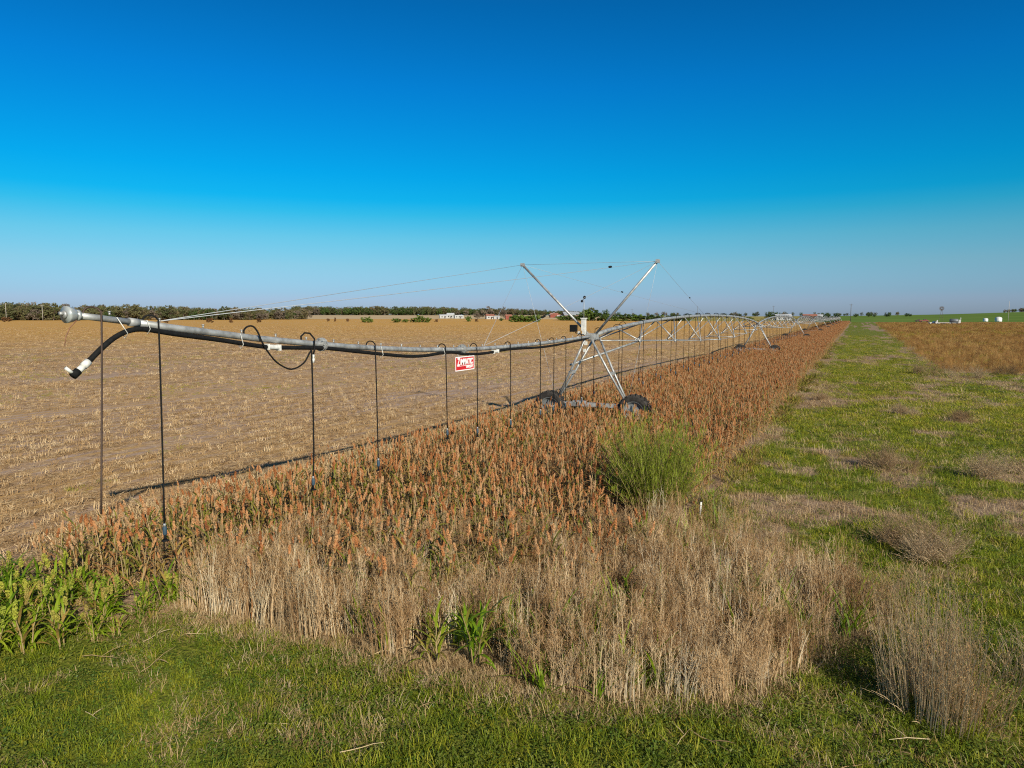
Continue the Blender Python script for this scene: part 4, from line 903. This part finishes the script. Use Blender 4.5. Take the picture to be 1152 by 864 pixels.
b=MB(); b.lathe([(-2.0,.0),(-1.95,.5),(-1.7,1.0),(1.7,1.0),(1.95,.5),(2.0,0)],(-.2,0,1.85),'X',24); b.obj('tank',M['tankg'],o,True)
b=MB(); b.box((0,0,.75),(5.0,1.6,.2)); b.box((2.3,0,1.6),(.9,1.5,1.5)); b.obj('chassis',M['vwhite'],o); b=MB(); b.tube([(2.7,0,.8),(2.7,0,3.2)],.1,8); b.box((2.7,0,3.2),(.3,.3,.5)); b.obj('filler_post',M['vwhite'],o); wheels(o,[(-1.2,-.85),(1.2,-.85),(-1.2,.85),(1.2,.85)]); tag(o,'dark grey tank trailer with white end post','tank trailer')
for px,r,s,lab in ((1109,520,1.0,'small white tank right of the tank trailer in the field'),(1123.5,515,1.35,'larger white tank rightmost in the field')):
    x,y=at(px,r); o=empty('water_tank',(x,y,float(terrain(x,y)))); o.scale=(s,s,s); b=MB(); b.lathe([(0.05,1.35),(1.5,1.35),(1.85,1.1),(2.1,.4),(2.12,0)],(0,0,0),'Z',24); b.obj('shell',M['vwhite'],o,True)
    b=MB(); b.lathe([(2.05,.35),(2.25,.35),(2.27,0)],(0,0,0),'Z',16); b.obj('lid',M['dark'],o,True); b=MB(); b.tube([(0,-1.3,.3),(0,-1.75,.3)],.12,8); b.obj('valve',M['dark'],o); tag(o,lab,'tank')

# ------------------------------------------------------------------ sky, sun, camera
SC.world=bpy.data.worlds.new('World'); w=SC.world; w.use_nodes=True; nt=w.node_tree; nt.nodes.clear()
N=lambda t,**k:_node(nt,t,**k); L=nt.links.new
out=N('ShaderNodeOutputWorld'); bg=N('ShaderNodeBackground'); sk=N('ShaderNodeTexSky',sky_type='NISHITA'); sk.sun_disc=False
sk.sun_elevation=math.asin(SUN_DIR.z); sk.sun_rotation=math.atan2(SUN_DIR.x,SUN_DIR.y); sk.altitude=200; sk.air_density=1.0; sk.dust_density=.6; sk.ozone_density=3.0
tc=N('ShaderNodeTexCoord'); sx=N('ShaderNodeSeparateXYZ'); L(tc.outputs['Generated'],sx.inputs[0])
tint=ramp(N,[(0.0222, (0.419, 0.5534, 0.9199)), (0.0321, (0.3792, 0.5615, 0.8817)), (0.0688, (0.3586, 0.6128, 0.7684)), (0.1049, (0.2364, 0.6603, 0.7663)), (0.1368, (0.0691, 0.6626, 0.8037)), (0.1543, (0.015, 0.6416, 0.8559)), (0.1864, (0.006, 0.6204, 0.8953)), (0.2942, (0.0064, 0.5155, 0.9172)), (0.3853, (0.0069, 0.4308, 0.7788)), (0.48, (0.08, 0.4, 0.62)), (0.7, (0.32, 0.4, 0.5))]); L(sx.outputs[2],tint.inputs[0])
mx=N('ShaderNodeMix',data_type='RGBA',blend_type='MULTIPLY'); mx.inputs[0].default_value=1; L(sk.outputs[0],mx.inputs[6]); L(tint.outputs[0],mx.inputs[7])
L(mx.outputs[2],bg.inputs[0]); bg.inputs[1].default_value=.10; L(bg.outputs[0],out.inputs[0])
ld=bpy.data.lights.new('sun','SUN'); ld.energy=5.0; ld.angle=math.radians(.53); ld.color=(1,.92,.77)
so=link(bpy.data.objects.new('sun',ld),None,(20,-15,30)); so.rotation_euler=SUN_DIR.to_track_quat('Z','Y').to_euler()
cd=bpy.data.cameras.new('camera'); cd.sensor_fit='HORIZONTAL'; cd.sensor_width=36; cd.lens=36*800/1152; cd.clip_end=20000; cd.clip_start=.05
co=link(bpy.data.objects.new('camera',cd),None,(0,0,H)); co.rotation_euler=(math.pi/2-PITCH,0,YAW); SC.camera=co
vs=SC.view_settings; vs.view_transform='Standard'; vs.look='None'; vs.exposure=.36; vs.gamma=1; vs.use_curve_mapping=False
SC.render.engine='CYCLES'; cy=SC.cycles; cy.max_bounces=5; cy.diffuse_bounces=3; cy.glossy_bounces=2; cy.transmission_bounces=3; cy.transparent_max_bounces=4; cy.caustics_reflective=False; cy.caustics_refractive=False
cy.use_denoising=False; cy.volume_bounces=0; cy.pixel_filter_type='BLACKMAN_HARRIS'; cy.filter_width=1.15; SC.render.threads_mode='AUTO'
